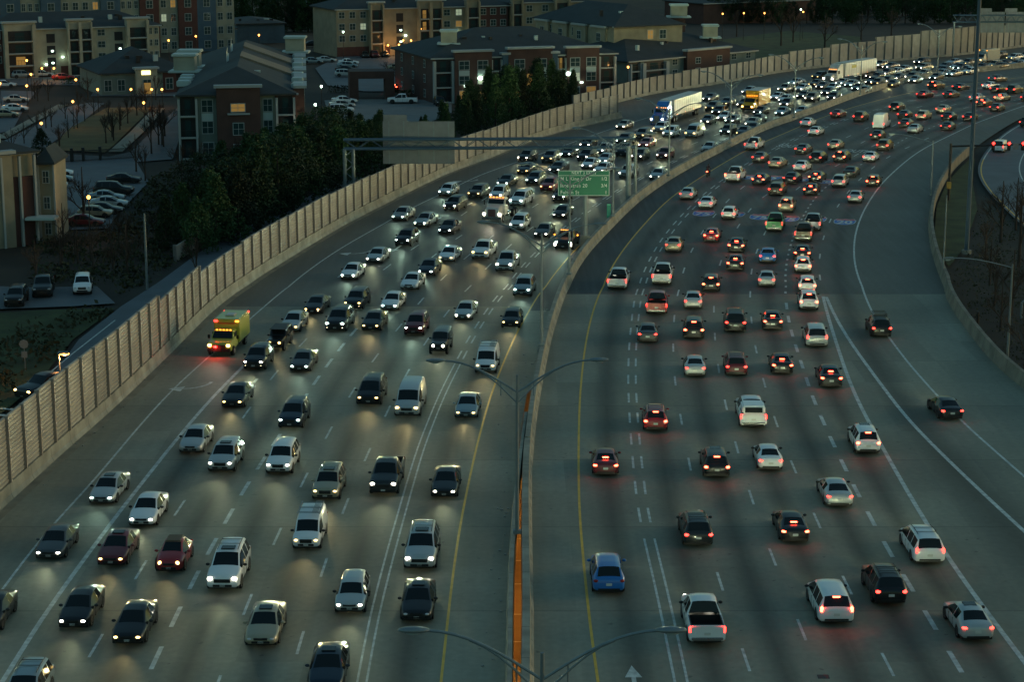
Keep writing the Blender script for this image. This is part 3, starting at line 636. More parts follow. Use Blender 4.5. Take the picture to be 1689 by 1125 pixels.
# ---------------------------------------------------------------- the left side: side street, car parks, lawn, paths
def px_line(name, pts, w, m, z):
    P = [GP(x, y, z) for x, y in pts]; v = []; f = []
    for i, p in enumerate(P):
        d = (P[min(i + 1, len(P) - 1)] - P[max(i - 1, 0)]).normalized(); n = Vector((d.y, -d.x, 0)) * w / 2; v += [p - n, p + n]
    f = [[2 * i, 2 * i + 1, 2 * i + 3, 2 * i + 2] for i in range(len(P) - 1)]; o = mk(name, v, f, m); o['kind'] = 'structure'
    if o.data.polygons[0].normal.z < 0: o.data.flip_normals()
    return o
poly_sheet('side_street', [(-260, 1000), (-40, 740), (60, 655), (130, 560), (200, 505), (262, 465), (330, 415), (420, 368), (520, 318), (580, 290), (640, 300), (592, 345), (500, 395), (425, 445), (300, 560), (170, 690), (0, 860), (-200, 1040)], -.10, M_side)
px_line('street_edge_line', [(-30, 745), (70, 625), (120, 583), (190, 528)], .15, M_white, -.09)
for k in range(4): px_line('crossing_stripe', [(-20, 672 + k * 11), (32, 676 + k * 11)], .45, M_white, -.09)
poly_sheet('parking_lot', [(88, 268), (225, 266), (245, 300), (196, 350), (178, 376), (90, 380), (84, 330)], -.10, M_side)
poly_sheet('grass_verge', [(-60, 520), (60, 512), (190, 508), (215, 490), (120, 560), (60, 635), (-20, 700), (-120, 780)], -.13, M_green)
poly_sheet('parking_lot', [(-60, 470), (60, 474), (160, 472), (190, 500), (120, 505), (-60, 512)], -.10, M_side)
poly_sheet('park_road', [(-60, 300), (-10, 240), (60, 205), (100, 178), (150, 168), (172, 170), (130, 205), (82, 238), (90, 252), (180, 258), (215, 250), (262, 205), (292, 178), (330, 176), (300, 215), (285, 262), (210, 268), (88, 272), (20, 262)], -.12, M_side)
poly_sheet('lawn', [(84, 247), (112, 213), (176, 177), (251, 177), (187, 240), (173, 251)], -.08, M_grass)
px_line('footpath', [(190, 250), (225, 218), (262, 178)], 2.2, M_conc, -.06)
px_line('footpath', [(0, 228), (50, 200), (104, 172)], 2.0, M_conc, -.06)
poly_sheet('parking_lot', [(-40, 225), (-40, 148), (60, 150), (45, 170), (20, 215)], -.11, M_side)
poly_sheet('parking_lot', [(-40, 140), (-40, 124), (190, 124), (300, 150), (300, 158), (150, 158), (160, 140)], -.11, M_side)
poly_sheet('courtyard', [(535, 165), (575, 163), (650, 163), (745, 165), (745, 185), (700, 205), (620, 212), (545, 200)], -.11, mat('pale_courtyard', (.16, .17, .165), .7, noise=.15, nscale=.4))
poly_sheet('courtyard', [(520, 112), (560, 92), (675, 92), (690, 105), (680, 150), (600, 150), (540, 140)], -.11, M_side)
poly_sheet('grass_bank', [(1180, 115), (1180, 66), (1300, 50), (1420, 60), (1420, 90), (1340, 104)], -.12, M_green)
poly_sheet('grass_verge', [(1600, 262), (1608, 262), (1604, 300), (1612, 345), (1590, 410), (1565, 440), (1548, 415), (1541, 385), (1545, 340), (1562, 300), (1585, 275)], -.06, M_green)
o = None
v = []; f = []
ys = [y for y in YS if Yrow(440) < y < Yrow(150)]
for y in ys: v += [(X_of('RL', y) + .6, y, .003), (X_of('RL', y) + 30, y, .003)]
f = [[2 * i, 2 * i + 1, 2 * i + 3, 2 * i + 2] for i in range(len(ys) - 1)]
o = mk('ramp_road', v, f, M_side); o['kind'] = 'structure'
marking('edge_line', 'RL', .18, Yrow(400), Yrow(262), M_yellow, off=1.0, z=.012); marking('edge_line', 'RL', .2, Yrow(262), Yrow(165), M_white, off=1.0, z=.012)
marking('edge_line', 'RL', .18, Yrow(400), Yrow(175), M_white, off=6.4, z=.012)
# ---------------------------------------------------------------- vehicles
PAINT = {'w': (.78, .80, .78), 's': (.44, .47, .46), 'g': (.075, .08, .08), 'k': (.012, .013, .014), 'd': (.028, .033, .034), 'r': (.34, .015, .015), 'm': (.13, .014, .018),
         'b': (.012, .15, .46), 'n': (.010, .022, .038), 't': (.38, .33, .22), 'v': (.03, .28, .09), 'o': (.10, .065, .04), 'c': (.24, .31, .33)}
PNAME = {'w': 'white', 's': 'silver', 'g': 'grey', 'k': 'black', 'd': 'dark grey', 'r': 'red', 'm': 'dark red', 'b': 'blue', 'n': 'dark blue', 't': 'tan', 'v': 'green', 'o': 'brown', 'c': 'pale blue grey'}
PM = {k: mat('car_paint_' + PNAME[k].replace(' ', '_'), c, .32, .25 if k in 'sgdct' else 0, coat=.35 if k in 'kdnomg' else .7, spec=.35 if k in 'kdn' else .5) for k, c in PAINT.items()}
# x from the nose, half width, sill, belt, top, half width of the top, kind of the piece behind it
ST = {}
ST['sedan'] = [(0, .62, .34, .50, .60, .50, 'h'), (.08, .78, .25, .58, .69, .66, 'h'), (.32, .88, .2, .65, .76, .76, 'h'), (.85, .92, .18, .74, .86, .78, 'h'), (1.32, .92, .18, .83, .95, .76, 'ws'),
    (2.08, .92, .18, .88, 1.37, .63, 'sg'), (2.75, .92, .18, .90, 1.45, .62, 'pl'), (2.83, .92, .18, .90, 1.45, .62, 'sg'), (3.50, .92, .18, .93, 1.38, .60, 'rw'), (4.15, .92, .20, .95, 1.08, .72, 'h'),
    (4.62, .88, .24, .92, 1.04, .74, 'h'), (4.78, .82, .28, .80, .97, .70, 'h'), (4.85, .70, .34, .60, .88, .58, 'e')]
ST['suv'] = [(0, .70, .38, .68, .80, .58, 'h'), (.08, .84, .30, .78, .90, .72, 'h'), (.32, .91, .25, .86, .99, .80, 'h'), (.95, .94, .22, .93, 1.06, .80, 'h'), (1.22, .94, .22, .98, 1.12, .78, 'ws'),
    (1.90, .94, .22, 1.02, 1.60, .68, 'sg'), (2.62, .94, .22, 1.04, 1.69, .68, 'pl'), (2.70, .94, .22, 1.04, 1.69, .68, 'sg'), (3.55, .94, .22, 1.06, 1.68, .67, 'pl'), (3.65, .94, .22, 1.06, 1.68, .67, 'sg'),
    (4.28, .93, .24, 1.08, 1.62, .65, 'rw'), (4.56, .90, .28, 1.08, 1.14, .74, 'h'), (4.68, .85, .32, .9, 1.04, .72, 'h'), (4.75, .76, .38, .7, .90, .62, 'e')]
ST['minivan'] = [(0, .68, .34, .60, .72, .55, 'h'), (.08, .84, .27, .70, .82, .70, 'h'), (.32, .93, .2, .80, .92, .80, 'h'), (.70, .97, .18, .88, 1.0, .82, 'h'), (.92, .98, .18, .93, 1.08, .82, 'ws'),
    (1.85, .98, .18, .98, 1.62, .72, 'sg'), (2.6, .98, .18, 1.0, 1.73, .72, 'pl'), (2.68, .98, .18, 1.0, 1.73, .72, 'sg'), (3.7, .98, .18, 1.02, 1.73, .71, 'pl'), (3.78, .98, .18, 1.02, 1.73, .71, 'sg'),
    (4.72, .97, .2, 1.04, 1.66, .70, 'rw'), (5.0, .95, .24, 1.05, 1.12, .82, 'h'), (5.08, .90, .3, .9, 1.02, .78, 'h'), (5.12, .84, .36, .7, .9, .7, 'e')]
ST['van'] = [(0, .76, .42, .70, .82, .60, 'h'), (.08, .90, .34, .84, .96, .76, 'h'), (.35, .97, .28, .98, 1.10, .84, 'h'), (.95, 1.0, .25, 1.05, 1.24, .84, 'ws'),
    (1.62, 1.0, .25, 1.10, 1.88, .80, 'sg'), (2.5, 1.0, .25, 1.12, 2.06, .82, 'h'), (4.0, 1.0, .25, 1.12, 2.08, .83, 'h'), (5.35, 1.0, .28, 1.14, 2.04, .82, 'rw'), (5.55, .98, .3, 1.16, 1.22, .88, 'h'), (5.62, .94, .36, .8, 1.1, .82, 'e')]
ST['highvan'] = [(0, .76, .42, .74, .86, .60, 'h'), (.08, .90, .34, .88, 1.0, .76, 'h'), (.35, .98, .28, 1.0, 1.16, .84, 'h'), (.85, 1.0, .25, 1.10, 1.32, .84, 'ws'),
    (1.75, 1.0, .25, 1.20, 2.30, .84, 'sg'), (2.5, 1.0, .25, 1.22, 2.58, .86, 'h'), (4.0, 1.0, .25, 1.22, 2.62, .86, 'h'), (5.80, 1.0, .28, 1.24, 2.58, .86, 'h'), (5.9, .98, .34, 1.2, 2.50, .84, 'e')]
ST['pickup'] = [(0, .76, .46, .80, .92, .60, 'h'), (.08, .90, .38, .90, 1.02, .76, 'h'), (.35, .97, .32, .98, 1.12, .84, 'h'), (1.30, 1.0, .30, 1.06, 1.20, .84, 'h'), (1.48, 1.0, .30, 1.08, 1.24, .82, 'ws'),
    (2.12, 1.0, .30, 1.12, 1.78, .72, 'sg'), (2.75, 1.0, .30, 1.13, 1.88, .72, 'pl'), (2.83, 1.0, .30, 1.13, 1.88, .72, 'sg'), (3.52, 1.0, .30, 1.13, 1.82, .70, 'rw'), (3.70, 1.0, .30, 1.12, 1.24, .92, 'bed'),
    (5.62, 1.0, .34, 1.10, 1.20, .92, 'bed'), (5.72, .98, .42, 1.02, 1.16, .90, 'e')]
ST['beetle'] = [(0, .50, .34, .48, .58, .40, 'h'), (.10, .72, .25, .58, .74, .60, 'h'), (.40, .84, .2, .70, .88, .66, 'h'), (.85, .88, .18, .80, .98, .66, 'h'), (1.15, .90, .18, .86, 1.04, .66, 'ws'),
    (1.75, .90, .18, .90, 1.44, .56, 'sg'), (2.3, .90, .18, .92, 1.50, .56, 'pl'), (2.38, .90, .18, .92, 1.50, .56, 'sg'), (2.95, .90, .18, .94, 1.42, .54, 'rw'), (3.55, .88, .2, .90, 1.12, .56, 'h'),
    (3.95, .80, .26, .76, .92, .5, 'h'), (4.08, .60, .34, .56, .70, .42, 'e')]
ST['jeep'] = [(0, .62, .55, .80, .98, .56, 'h'), (.06, .66, .5, .84, 1.08, .60, 'h'), (.5, .70, .45, .86, 1.14, .62, 'h'), (1.25, .74, .40, .98, 1.18, .66, 'h'), (1.36, .78, .40, 1.06, 1.20, .70, 'ws'),
    (1.68, .80, .40, 1.08, 1.72, .66, 'sg'), (2.4, .80, .40, 1.08, 1.80, .68, 'pl'), (2.5, .80, .40, 1.08, 1.80, .68, 'sg'), (3.3, .80, .40, 1.08, 1.80, .68, 'pl'), (3.4, .80, .4, 1.08, 1.80, .68, 'sg'),
    (4.1, .80, .40, 1.08, 1.78, .68, 'rw'), (4.22, .79, .42, 1.06, 1.14, .70, 'h'), (4.3, .78, .5, .9, 1.04, .68, 'e')]
for k_, dz_ in (('sedan', .05), ('suv', .07), ('minivan', .05)): ST[k_] = [(a, b, c + dz_, d, e, f_, g_) for a, b, c, d, e, f_, g_ in ST[k_]]
def scl(base, sx, sy, sz): return [(a * sx, b * sy, c, d * sz, e * sz, f_ * sy, g_) for a, b, c, d, e, f_, g_ in ST[base]]
ST['hatch'] = [(a * .9, b * .95, c, d * .9, e * .88, f_ * .93, g_) for a, b, c, d, e, f_, g_ in ST['suv']]
ST['bigsuv'] = scl('suv', 1.11, 1.07, 1.10); ST['smallvan'] = scl('van', .82, .9, .88); ST['coupe'] = scl('sedan', .98, .99, .94)
ST['bigtruck'] = scl('pickup', 1.05, 1.04, 1.06)
WHEEL = {'sedan': (.93, 3.78, .33), 'coupe': (.9, 3.7, .33), 'suv': (.92, 3.70, .36), 'hatch': (.82, 3.34, .32), 'bigsuv': (1.02, 4.10, .40), 'minivan': (.92, 4.0, .34), 'van': (.95, 4.45, .37),
         'smallvan': (.80, 3.65, .32), 'highvan': (1.0, 4.65, .36), 'pickup': (.98, 4.55, .40), 'bigtruck': (1.03, 4.78, .43), 'beetle': (.78, 3.25, .34), 'jeep': (.62, 3.35, .42)}
KIND = {'sedan': 'sedan', 'coupe': 'coupe', 'suv': 'SUV', 'hatch': 'hatchback', 'bigsuv': 'large SUV', 'minivan': 'minivan', 'van': 'panel van', 'smallvan': 'small van', 'highvan': 'high roof van',
        'pickup': 'pickup', 'bigtruck': 'heavy pickup', 'beetle': 'round small car', 'jeep': 'open sided jeep'}
CATN = {'suv': 'SUV', 'bigsuv': 'SUV', 'jeep': 'off-roader', 'van': 'van', 'smallvan': 'van', 'highvan': 'van', 'minivan': 'minivan', 'pickup': 'pickup', 'bigtruck': 'pickup'}
ONAME = {'suv': 'suv', 'bigsuv': 'suv', 'jeep': 'jeep', 'van': 'van', 'smallvan': 'van', 'highvan': 'van', 'minivan': 'minivan', 'pickup': 'pickup_truck', 'bigtruck': 'pickup_truck', 'hatch': 'hatchback', 'coupe': 'coupe', 'beetle': 'compact_car', 'sedan': 'sedan'}
def shell(st):
    L_ = st[-1][0]; V = []; n = 9
    for (x, w, zb, zbelt, zt, wt, k) in st:
        zm = zb + (zbelt - zb) * .55
        half = [(0, zb), (w - .14, zb), (w - .02, zb + .10), (w, zm), (w * .975, zbelt), (wt + .02, zt - (zt - zbelt) * .16), (wt - .07, zt - .012), (wt * .5, zt + .022), (0, zt + .03)]
        V.append([(L_ / 2 - x, y, z) for y, z in half])
    F_ = {}
    def face(t, q): F_.setdefault(t, []).append(q)
    for i in range(len(st) - 1):
        k = st[i][6]; A, B = V[i], V[i + 1]
        for j in range(n - 1):
            t = 'body'
            if k == 'ws' and j in (6, 7): t = 'windscreen'
            elif k == 'ws' and j == 4: t = 'side'
            elif k == 'sg' and j == 4: t = 'side'
            elif k == 'rw' and j in (6, 7): t = 'rear_window'
            elif k == 'bed' and j in (6, 7): continue
            a, b, c, d = A[j], A[j + 1], B[j + 1], B[j]
            face(t if t != 'side' else 'sideL', [a, b, c, d])
            mir = [(x, -y, z) for x, y, z in (d, c, b, a)]; face(t if t != 'side' else 'sideR', mir)
    for S, rev in ((V[0], False), (V[-1], True)):
        ring = S + [(x, -y, z) for x, y, z in S[::-1][1:-1]]
        face('body', ring if not rev else ring[::-1])
    return F_
def from_faces(name, faces, ms, smooth=42, idx=None):
    key = {}; v = []; f = []
    for q in faces:
        g_ = []
        for p in q:
            k = (round(p[0], 4), round(p[1], 4), round(p[2], 4))
            if k not in key: key[k] = len(v); v.append(p)
            if key[k] not in g_: g_.append(key[k])
        f.append(g_)
    me = bpy.data.meshes.new(name); bm = bmesh.new(); bv = [bm.verts.new(p) for p in v]; ids = []
    for q, g_ in enumerate(f):
        if len(g_) < 3: continue
        try: bf = bm.faces.new([bv[a] for a in g_]); bf.material_index = idx[q] if idx else 0
        except ValueError: pass
    bmesh.ops.recalc_face_normals(bm, faces=bm.faces[:]) if name in ('body',) else None
    for bf in bm.faces: bf.smooth = True
    bm.to_mesh(me); bm.free()
    for m in ms: me.materials.append(m)
    me.set_sharp_from_angle(angle=rad(smooth)); return me
def orient_out(me):
    for p in me.polygons:
        pass
    return me
MESH = {}
def wheel_parts(r):
    k = ('wheel', r)
    if k not in MESH:
        a = MB(); n = 18
        prof = [(r * .66, -.10), (r * .93, -.11), (r, -.07), (r, .07), (r * .93, .11), (r * .66, .10)]
        v = [(rr * math.cos(2 * math.pi * i / n), y, rr * math.sin(2 * math.pi * i / n)) for i in range(n) for rr, y in prof]; m = len(prof)
        f = [[i * m + j, i * m + (j + 1) % m, ((i + 1) % n) * m + (j + 1) % m, ((i + 1) % n) * m + j] for i in range(n) for j in range(m)]
        t = mk('tyre', v, f, M_tyre, smooth=40); MESH[('tyre', r)] = t.data; C.objects.unlink(t); bpy.data.objects.remove(t)
        mb = MB()
        for s in (1, -1):
            for q in range(5):
                an = q * 2 * math.pi / 5; mb.box((math.cos(an) * r * .33, s * .08, math.sin(an) * r * .33), (r * .66, .03, .09), M=Matrix.Rotation(-an, 4, 'Y'))
        mb.cyl((0, -.06, 0), (0, .06, 0), r * .68, n=14, mi=1); mb.cyl((0, -.1, 0), (0, .1, 0), r * .14, n=8)
        t = mb.build('rim', [M_rim, M_black]); MESH[('rim', r)] = t.data; C.objects.unlink(t); bpy.data.objects.remove(t)
        MESH[k] = True
    return MESH[('tyre', r)], MESH[('rim', r)]
def lamp_mesh(kind, c, d, m):
    mb = MB()
    if kind == 'box': mb.box(c, d, bev=min(d) * .3)
    else: mb.ell(c, (d[0] / 2, d[1] / 2, d[2] / 2), seg=12, rings=7)
    o = mb.build('lamp', m, smooth=50); me = o.data; bpy.data.objects.remove(o); return me
def type_parts(ty):
    """all the shared meshes of one body type"""
    if ty in MESH: return MESH[ty]
    st = ST[ty]; F_ = shell(st); L_ = st[-1][0]; Wd = max(s[1] for s in st); P = {}
    xf = L_ / 2; body = F_['body']; idx = [0] * len(body); add = MB()
    wf, wr, r = WHEEL[ty]
    for x in (xf - wf, xf - wr):
        for s in (1, -1):
            n = 16; cz = r; R_ = r + .07; y = s * (Wd + .004)
            pts = [(x + R_ * math.cos(t), y, cz + R_ * math.sin(t)) for t in np.linspace(-.35, math.pi + .35, n)]
            if s > 0: pts = pts[::-1]
            body.append(pts); idx.append(1)
    zb = st[3][2]
    add.box((0, 0, zb + .02), (L_ * .9, Wd * 1.8, .14), 1); 
    def hull_top(x):
        for a, b in zip(st[:-1], st[1:]):
            if a[0] <= x <= b[0]: t = (x - a[0]) / max(b[0] - a[0], 1e-6); return a[4] + (b[4] - a[4]) * t
        return st[-1][4]
    nose = st[1]; tailz = st[-2]; 
    # bumper intake, grille, plate recess in black
    add.box((xf - .035, 0, nose[2] + .12), (.12, nose[1] * 1.25, .14), 1, bev=.02)
    add.box((xf - .035, 0, (nose[2] + nose[4]) / 2 + .09), (.12, nose[1] * (1.0 if ty not in ('pickup', 'bigtruck', 'bigsuv') else 1.15), .15 if ty in ('sedan', 'coupe', 'hatch', 'beetle') else .26), 1, bev=.03)
    add.box((-xf + .04, 0, tailz[2] + .07), (.10, tailz[1] * 1.5, .14), 1, bev=.02)
    cowl = next(s for s in st if s[6] == 'ws'); roof = [s for s in st if s[6] in ('sg', 'pl')]
    for s in (1, -1):   # door lines
        for xx in (cowl[0] + .55, cowl[0] + 1.45, cowl[0] + 2.3):
            if xx < L_ - 1.2: add.box((xf - xx, s * (Wd * .985), cowl[3] * .62), (.018, .045, cowl[3] * .62), 1)
    if ty in ('pickup', 'bigtruck'):
        b0 = next(s for s in st if s[6] == 'bed')[0]; zt = 1.2 * (1.06 if ty == 'bigtruck' else 1)
        xa, xb = xf - b0 - .05, -xf + .12; cx = (xa + xb) / 2; lx = xa - xb; w = Wd - .12
        add.add([(xa, -w, .74), (xb, -w, .74), (xb, w, .74), (xa, w, .74)], [[0, 1, 2, 3]], 1)
        for s in (1, -1): add.box((cx, s * w, (zt + .74) / 2), (lx, .05, zt - .70), 1)
        add.box((xa, 0, .94), (.05, w * 2, .42), 1); add.box((xb, 0, .97), (.06, w * 2, .5), 0)
        add.box((-xf - .03, 0, .52), (.14, Wd * 1.7, .16), 2, bev=.03)
    o = add.build('body', [M_black] * 3); vs_, fs_ = [v.co[:] for v in o.data.vertices], [(list(p.vertices), p.material_index) for p in o.data.polygons]
    bpy.data.objects.remove(o)
    me = from_faces('body', body, [M_black, M_black, M_chrome], idx=idx)
    bm = bmesh.new(); bm.from_mesh(me); nv = [bm.verts.new(p) for p in vs_]
    for q, mi in fs_:
        try: bf = bm.faces.new([nv[a] for a in q]); bf.material_index = mi
        except ValueError: pass
    bm.to_mesh(me); bm.free(); P['body'] = me
    gl = {}
    for t, nm in (('windscreen', 'windscreen'), ('rear_window', 'rear_window'), ('sideL', 'side_window'), ('sideR', 'side_window')):
        if t in F_: P[t] = from_faces(nm, F_[t], [M_glass])
    lamp_k = 'box' if ty in ('pickup', 'bigtruck', 'van', 'bigsuv', 'highvan') else 'ell'
    hz_ = nose[4] - .10; dm = {'beetle': (.18, .26, .26), 'jeep': (.12, .22, .22)}.get(ty, (.32, .29, .145) if lamp_k == 'ell' else (.16, .30, .17))
    hy = nose[1] - .14 if ty not in ('jeep',) else .42
    xo = -.12 if lamp_k == 'ell' else -.05
    hy -= .05 if ty != 'jeep' else 0
    if ty == 'jeep': hz_ = .86; xo = .0
    for s, n_ in ((1, 'hL'), (-1, 'hR')): P[n_] = lamp_mesh('ell' if ty in ('beetle', 'jeep') else lamp_k, (xf + xo, s * hy, hz_), dm, M_hw)
    for s, n_ in ((1, 'fL'), (-1, 'fR')): P[n_] = lamp_mesh('ell', (xf - .07, s * (hy - .02), nose[2] + .14), (.14, .2, .10), M_fog)
    tz = tailz[4] - .10 if ty in ('sedan', 'coupe', 'beetle') else tailz[4] - .12
    if ty in ('pickup', 'bigtruck'): tz, td = 1.0 , (.12, .15, .38)
    elif ty in ('minivan', 'van', 'highvan', 'jeep', 'smallvan'): tz, td = (1.0 if ty != 'jeep' else .86), (.14, .16, .34)
    elif ty in ('suv', 'bigsuv', 'hatch'): td = (.26, .34, .20)
    else: td = (.30, .34, .15)
    ty_ = tailz[1] - (.08 if td[2] > .3 else .12); tx = -xf + (.06 if td[2] > .3 else .12)
    for s, n_ in ((1, 'tL'), (-1, 'tR')): P[n_] = lamp_mesh('box' if td[2] > .3 else 'ell', (tx, s * ty_, tz), td, M_tail)
    rws = [s for s in st if s[6] == 'rw']; rz_ = (rws[0][0], rws[0][4]) if rws else (L_ - .1, st[-1][4])
    P['brk'] = lamp_mesh('box', (xf - rz_[0] - (.05 if ty != 'sedan' else .42), 0, rz_[1] - (.03 if ty != 'sedan' else .16)), (.12, .42, .06), M_brake)
    P['plF'] = lamp_mesh('box', (xf + .01, 0, nose[2] + .12), (.03, .32, .12), M_plate); P['plR'] = lamp_mesh('box', (-xf - .0, 0, (tailz[4] + tailz[2]) / 2 + .02), (.05, .34, .15), M_plate)
    cz = cowl[3] + .1; P['mir'] = []
    for s in (1, -1): P['mL' if s > 0 else 'mR'] = lamp_mesh('ell', (xf - cowl[0] - .35, s * (Wd + .10), cz), (.16, .26, .17), M_black)
    # roof furniture
    r0, r1 = roof[0], roof[-1]; xs0, xs1 = xf - r0[0] - .25, xf - r1[0] - .35
    mb = MB()
    for s in (1, -1): mb.path([(xs0, s * (r0[5] - .12), r0[4] + .09), ((xs0 + xs1) / 2, s * (r0[5] - .12), roof[min(1, len(roof) - 1)][4] + .07), (xs1, s * (r0[5] - .12), r1[4] + .05)], .022, 6)
    for xx in (xs0 * .6 + xs1 * .4, xs1 * .8 + xs0 * .2): mb.cyl((xx, -(r0[5] - .12), roof[min(1, len(roof) - 1)][4] + .07), (xx, r0[5] - .12, roof[min(1, len(roof) - 1)][4] + .07), .022, n=5)
    o = mb.build('roof_rails', M_black); P['rails'] = o.data; bpy.data.objects.remove(o)
    o = MB().box((xs0 - .30, 0, roof[min(1, len(roof) - 1)][4] + .012), (.62, r0[5] * 1.15, .05), bev=.02).build('sunroof', M_glass); P['sun'] = o.data; bpy.data.objects.remove(o)
    P['L'] = L_; P['W'] = Wd; P['wheel'] = (xf - wf, xf - wr, r, Wd - .10); P['nose'] = (xf, hz_)
    MESH[ty] = P; return P
def mobj(name, me, parent, m=None):
    o = bpy.data.objects.new(name, me); C.objects.link(o); o.parent = parent
    if m is not None:
        o.material_slots[0].link = 'OBJECT'; o.material_slots[0].material = m
    return o
BEAM = {}
def beam_data(col, e):
    k = (col, e)
    if k not in BEAM:
        l = bpy.data.lights.new('headlight_beam', 'SPOT'); l.energy = e; l.color = col; l.spot_size = rad(62); l.spot_blend = 1.0; l.shadow_soft_size = .12; l.use_nodes = True; nt = l.node_tree; em = next(n for n in nt.nodes if n.type == 'EMISSION'); fo = nt.nodes.new('ShaderNodeLightFalloff'); fo.inputs['Strength'].default_value = 1.0; fo.inputs['Smooth'].default_value = 1.0; nt.links.new(fo.outputs['Linear'], em.inputs['Strength']); BEAM[k] = l
    return BEAM[k]
BEAM_E = 24
NOBJ = [0]
PROTO = {}
def vehicle(ty, col, loc, rz, face, flags, lod, label, group):
    """face: 'F' coming towards us (headlights seen), 'R' going away. lod 0 full, 1 fewer, 2 far"""
    P = type_parts(ty); key = (ty, face, flags, lod, col)
    if key in PROTO:
        t = copy_tree(PROTO[key]); t.location = loc; t.rotation_euler = (0, 0, rz); tag(t, label, CATN.get(ty, 'car'), group); return t
    t = empty(ONAME[ty], loc, rz, label, CATN.get(ty, 'car'), group)
    paint = PM[col]
    body = mobj('body', P['body'], t, paint)
    if ty in ('pickup', 'bigtruck', 'suv', 'bigsuv', 'minivan') and lod < 2 and 'x' in flags: pass
    for k, n_ in (('windscreen', 'windscreen'), ('rear_window', 'rear_window'), ('sideL', 'side_window'), ('sideR', 'side_window')):
        if k in P: mobj(n_, P[k], t)
    x0, x1, r, y = P['wheel']; ty_m, rim = wheel_parts(r)
    for x in (x0, x1):
        for s in (1, -1):
            w = mobj('wheel', ty_m, t); w.location = (x, s * y, r)
            if lod < 2: mobj('rim', rim, w)
    hm = {'y': M_hy, 'c': M_hc, 'n': M_hoff}.get(next((f for f in flags if f in 'ycn'), ''), M_hw)
    if face == 'P': hm = M_hoff
    for k in ('hL', 'hR'): mobj('headlight', P[k], t, hm)
    if 'f' in flags and lod < 2:
        for k in ('fL', 'fR'): mobj('fog_light', P[k], t)
    tm = M_toff if (face != 'R' or 'o' in flags) else (M_brake if 'b' in flags else M_tail)
    for k in ('tL', 'tR'): mobj('tail_light', P[k], t, tm)
    if 'b' in flags and face == 'R' and ty not in ('pickup', 'bigtruck'): mobj('brake_light', P['brk'], t)
    if lod < 2:
        for k in ('mL', 'mR'): mobj('wing_mirror', P[k], t, paint if lod == 0 and col not in 'ws' else M_black)
        mobj('licence_plate', P['plR' if face != 'F' else 'plF'], t)
        if 'q' in flags: mobj('roof_rails', P['rails'], t)
        if 'u' in flags: mobj('sunroof', P['sun'], t)
    if hm is not M_hoff and face != 'P':
        c_ = {M_hc: (.68, 1.0, .74), M_hy: (1.0, .80, .34)}.get(hm, (.93, 1.0, .58))
        l = bpy.data.objects.new('headlight_beam', beam_data(c_, BEAM_E)); C.objects.link(l); l.parent = t
        l.location = (P['nose'][0] + .12, 0, P['nose'][1]); l.rotation_euler = (rad(90 - 8), 0, rad(-90))
    PROTO[key] = t; return t
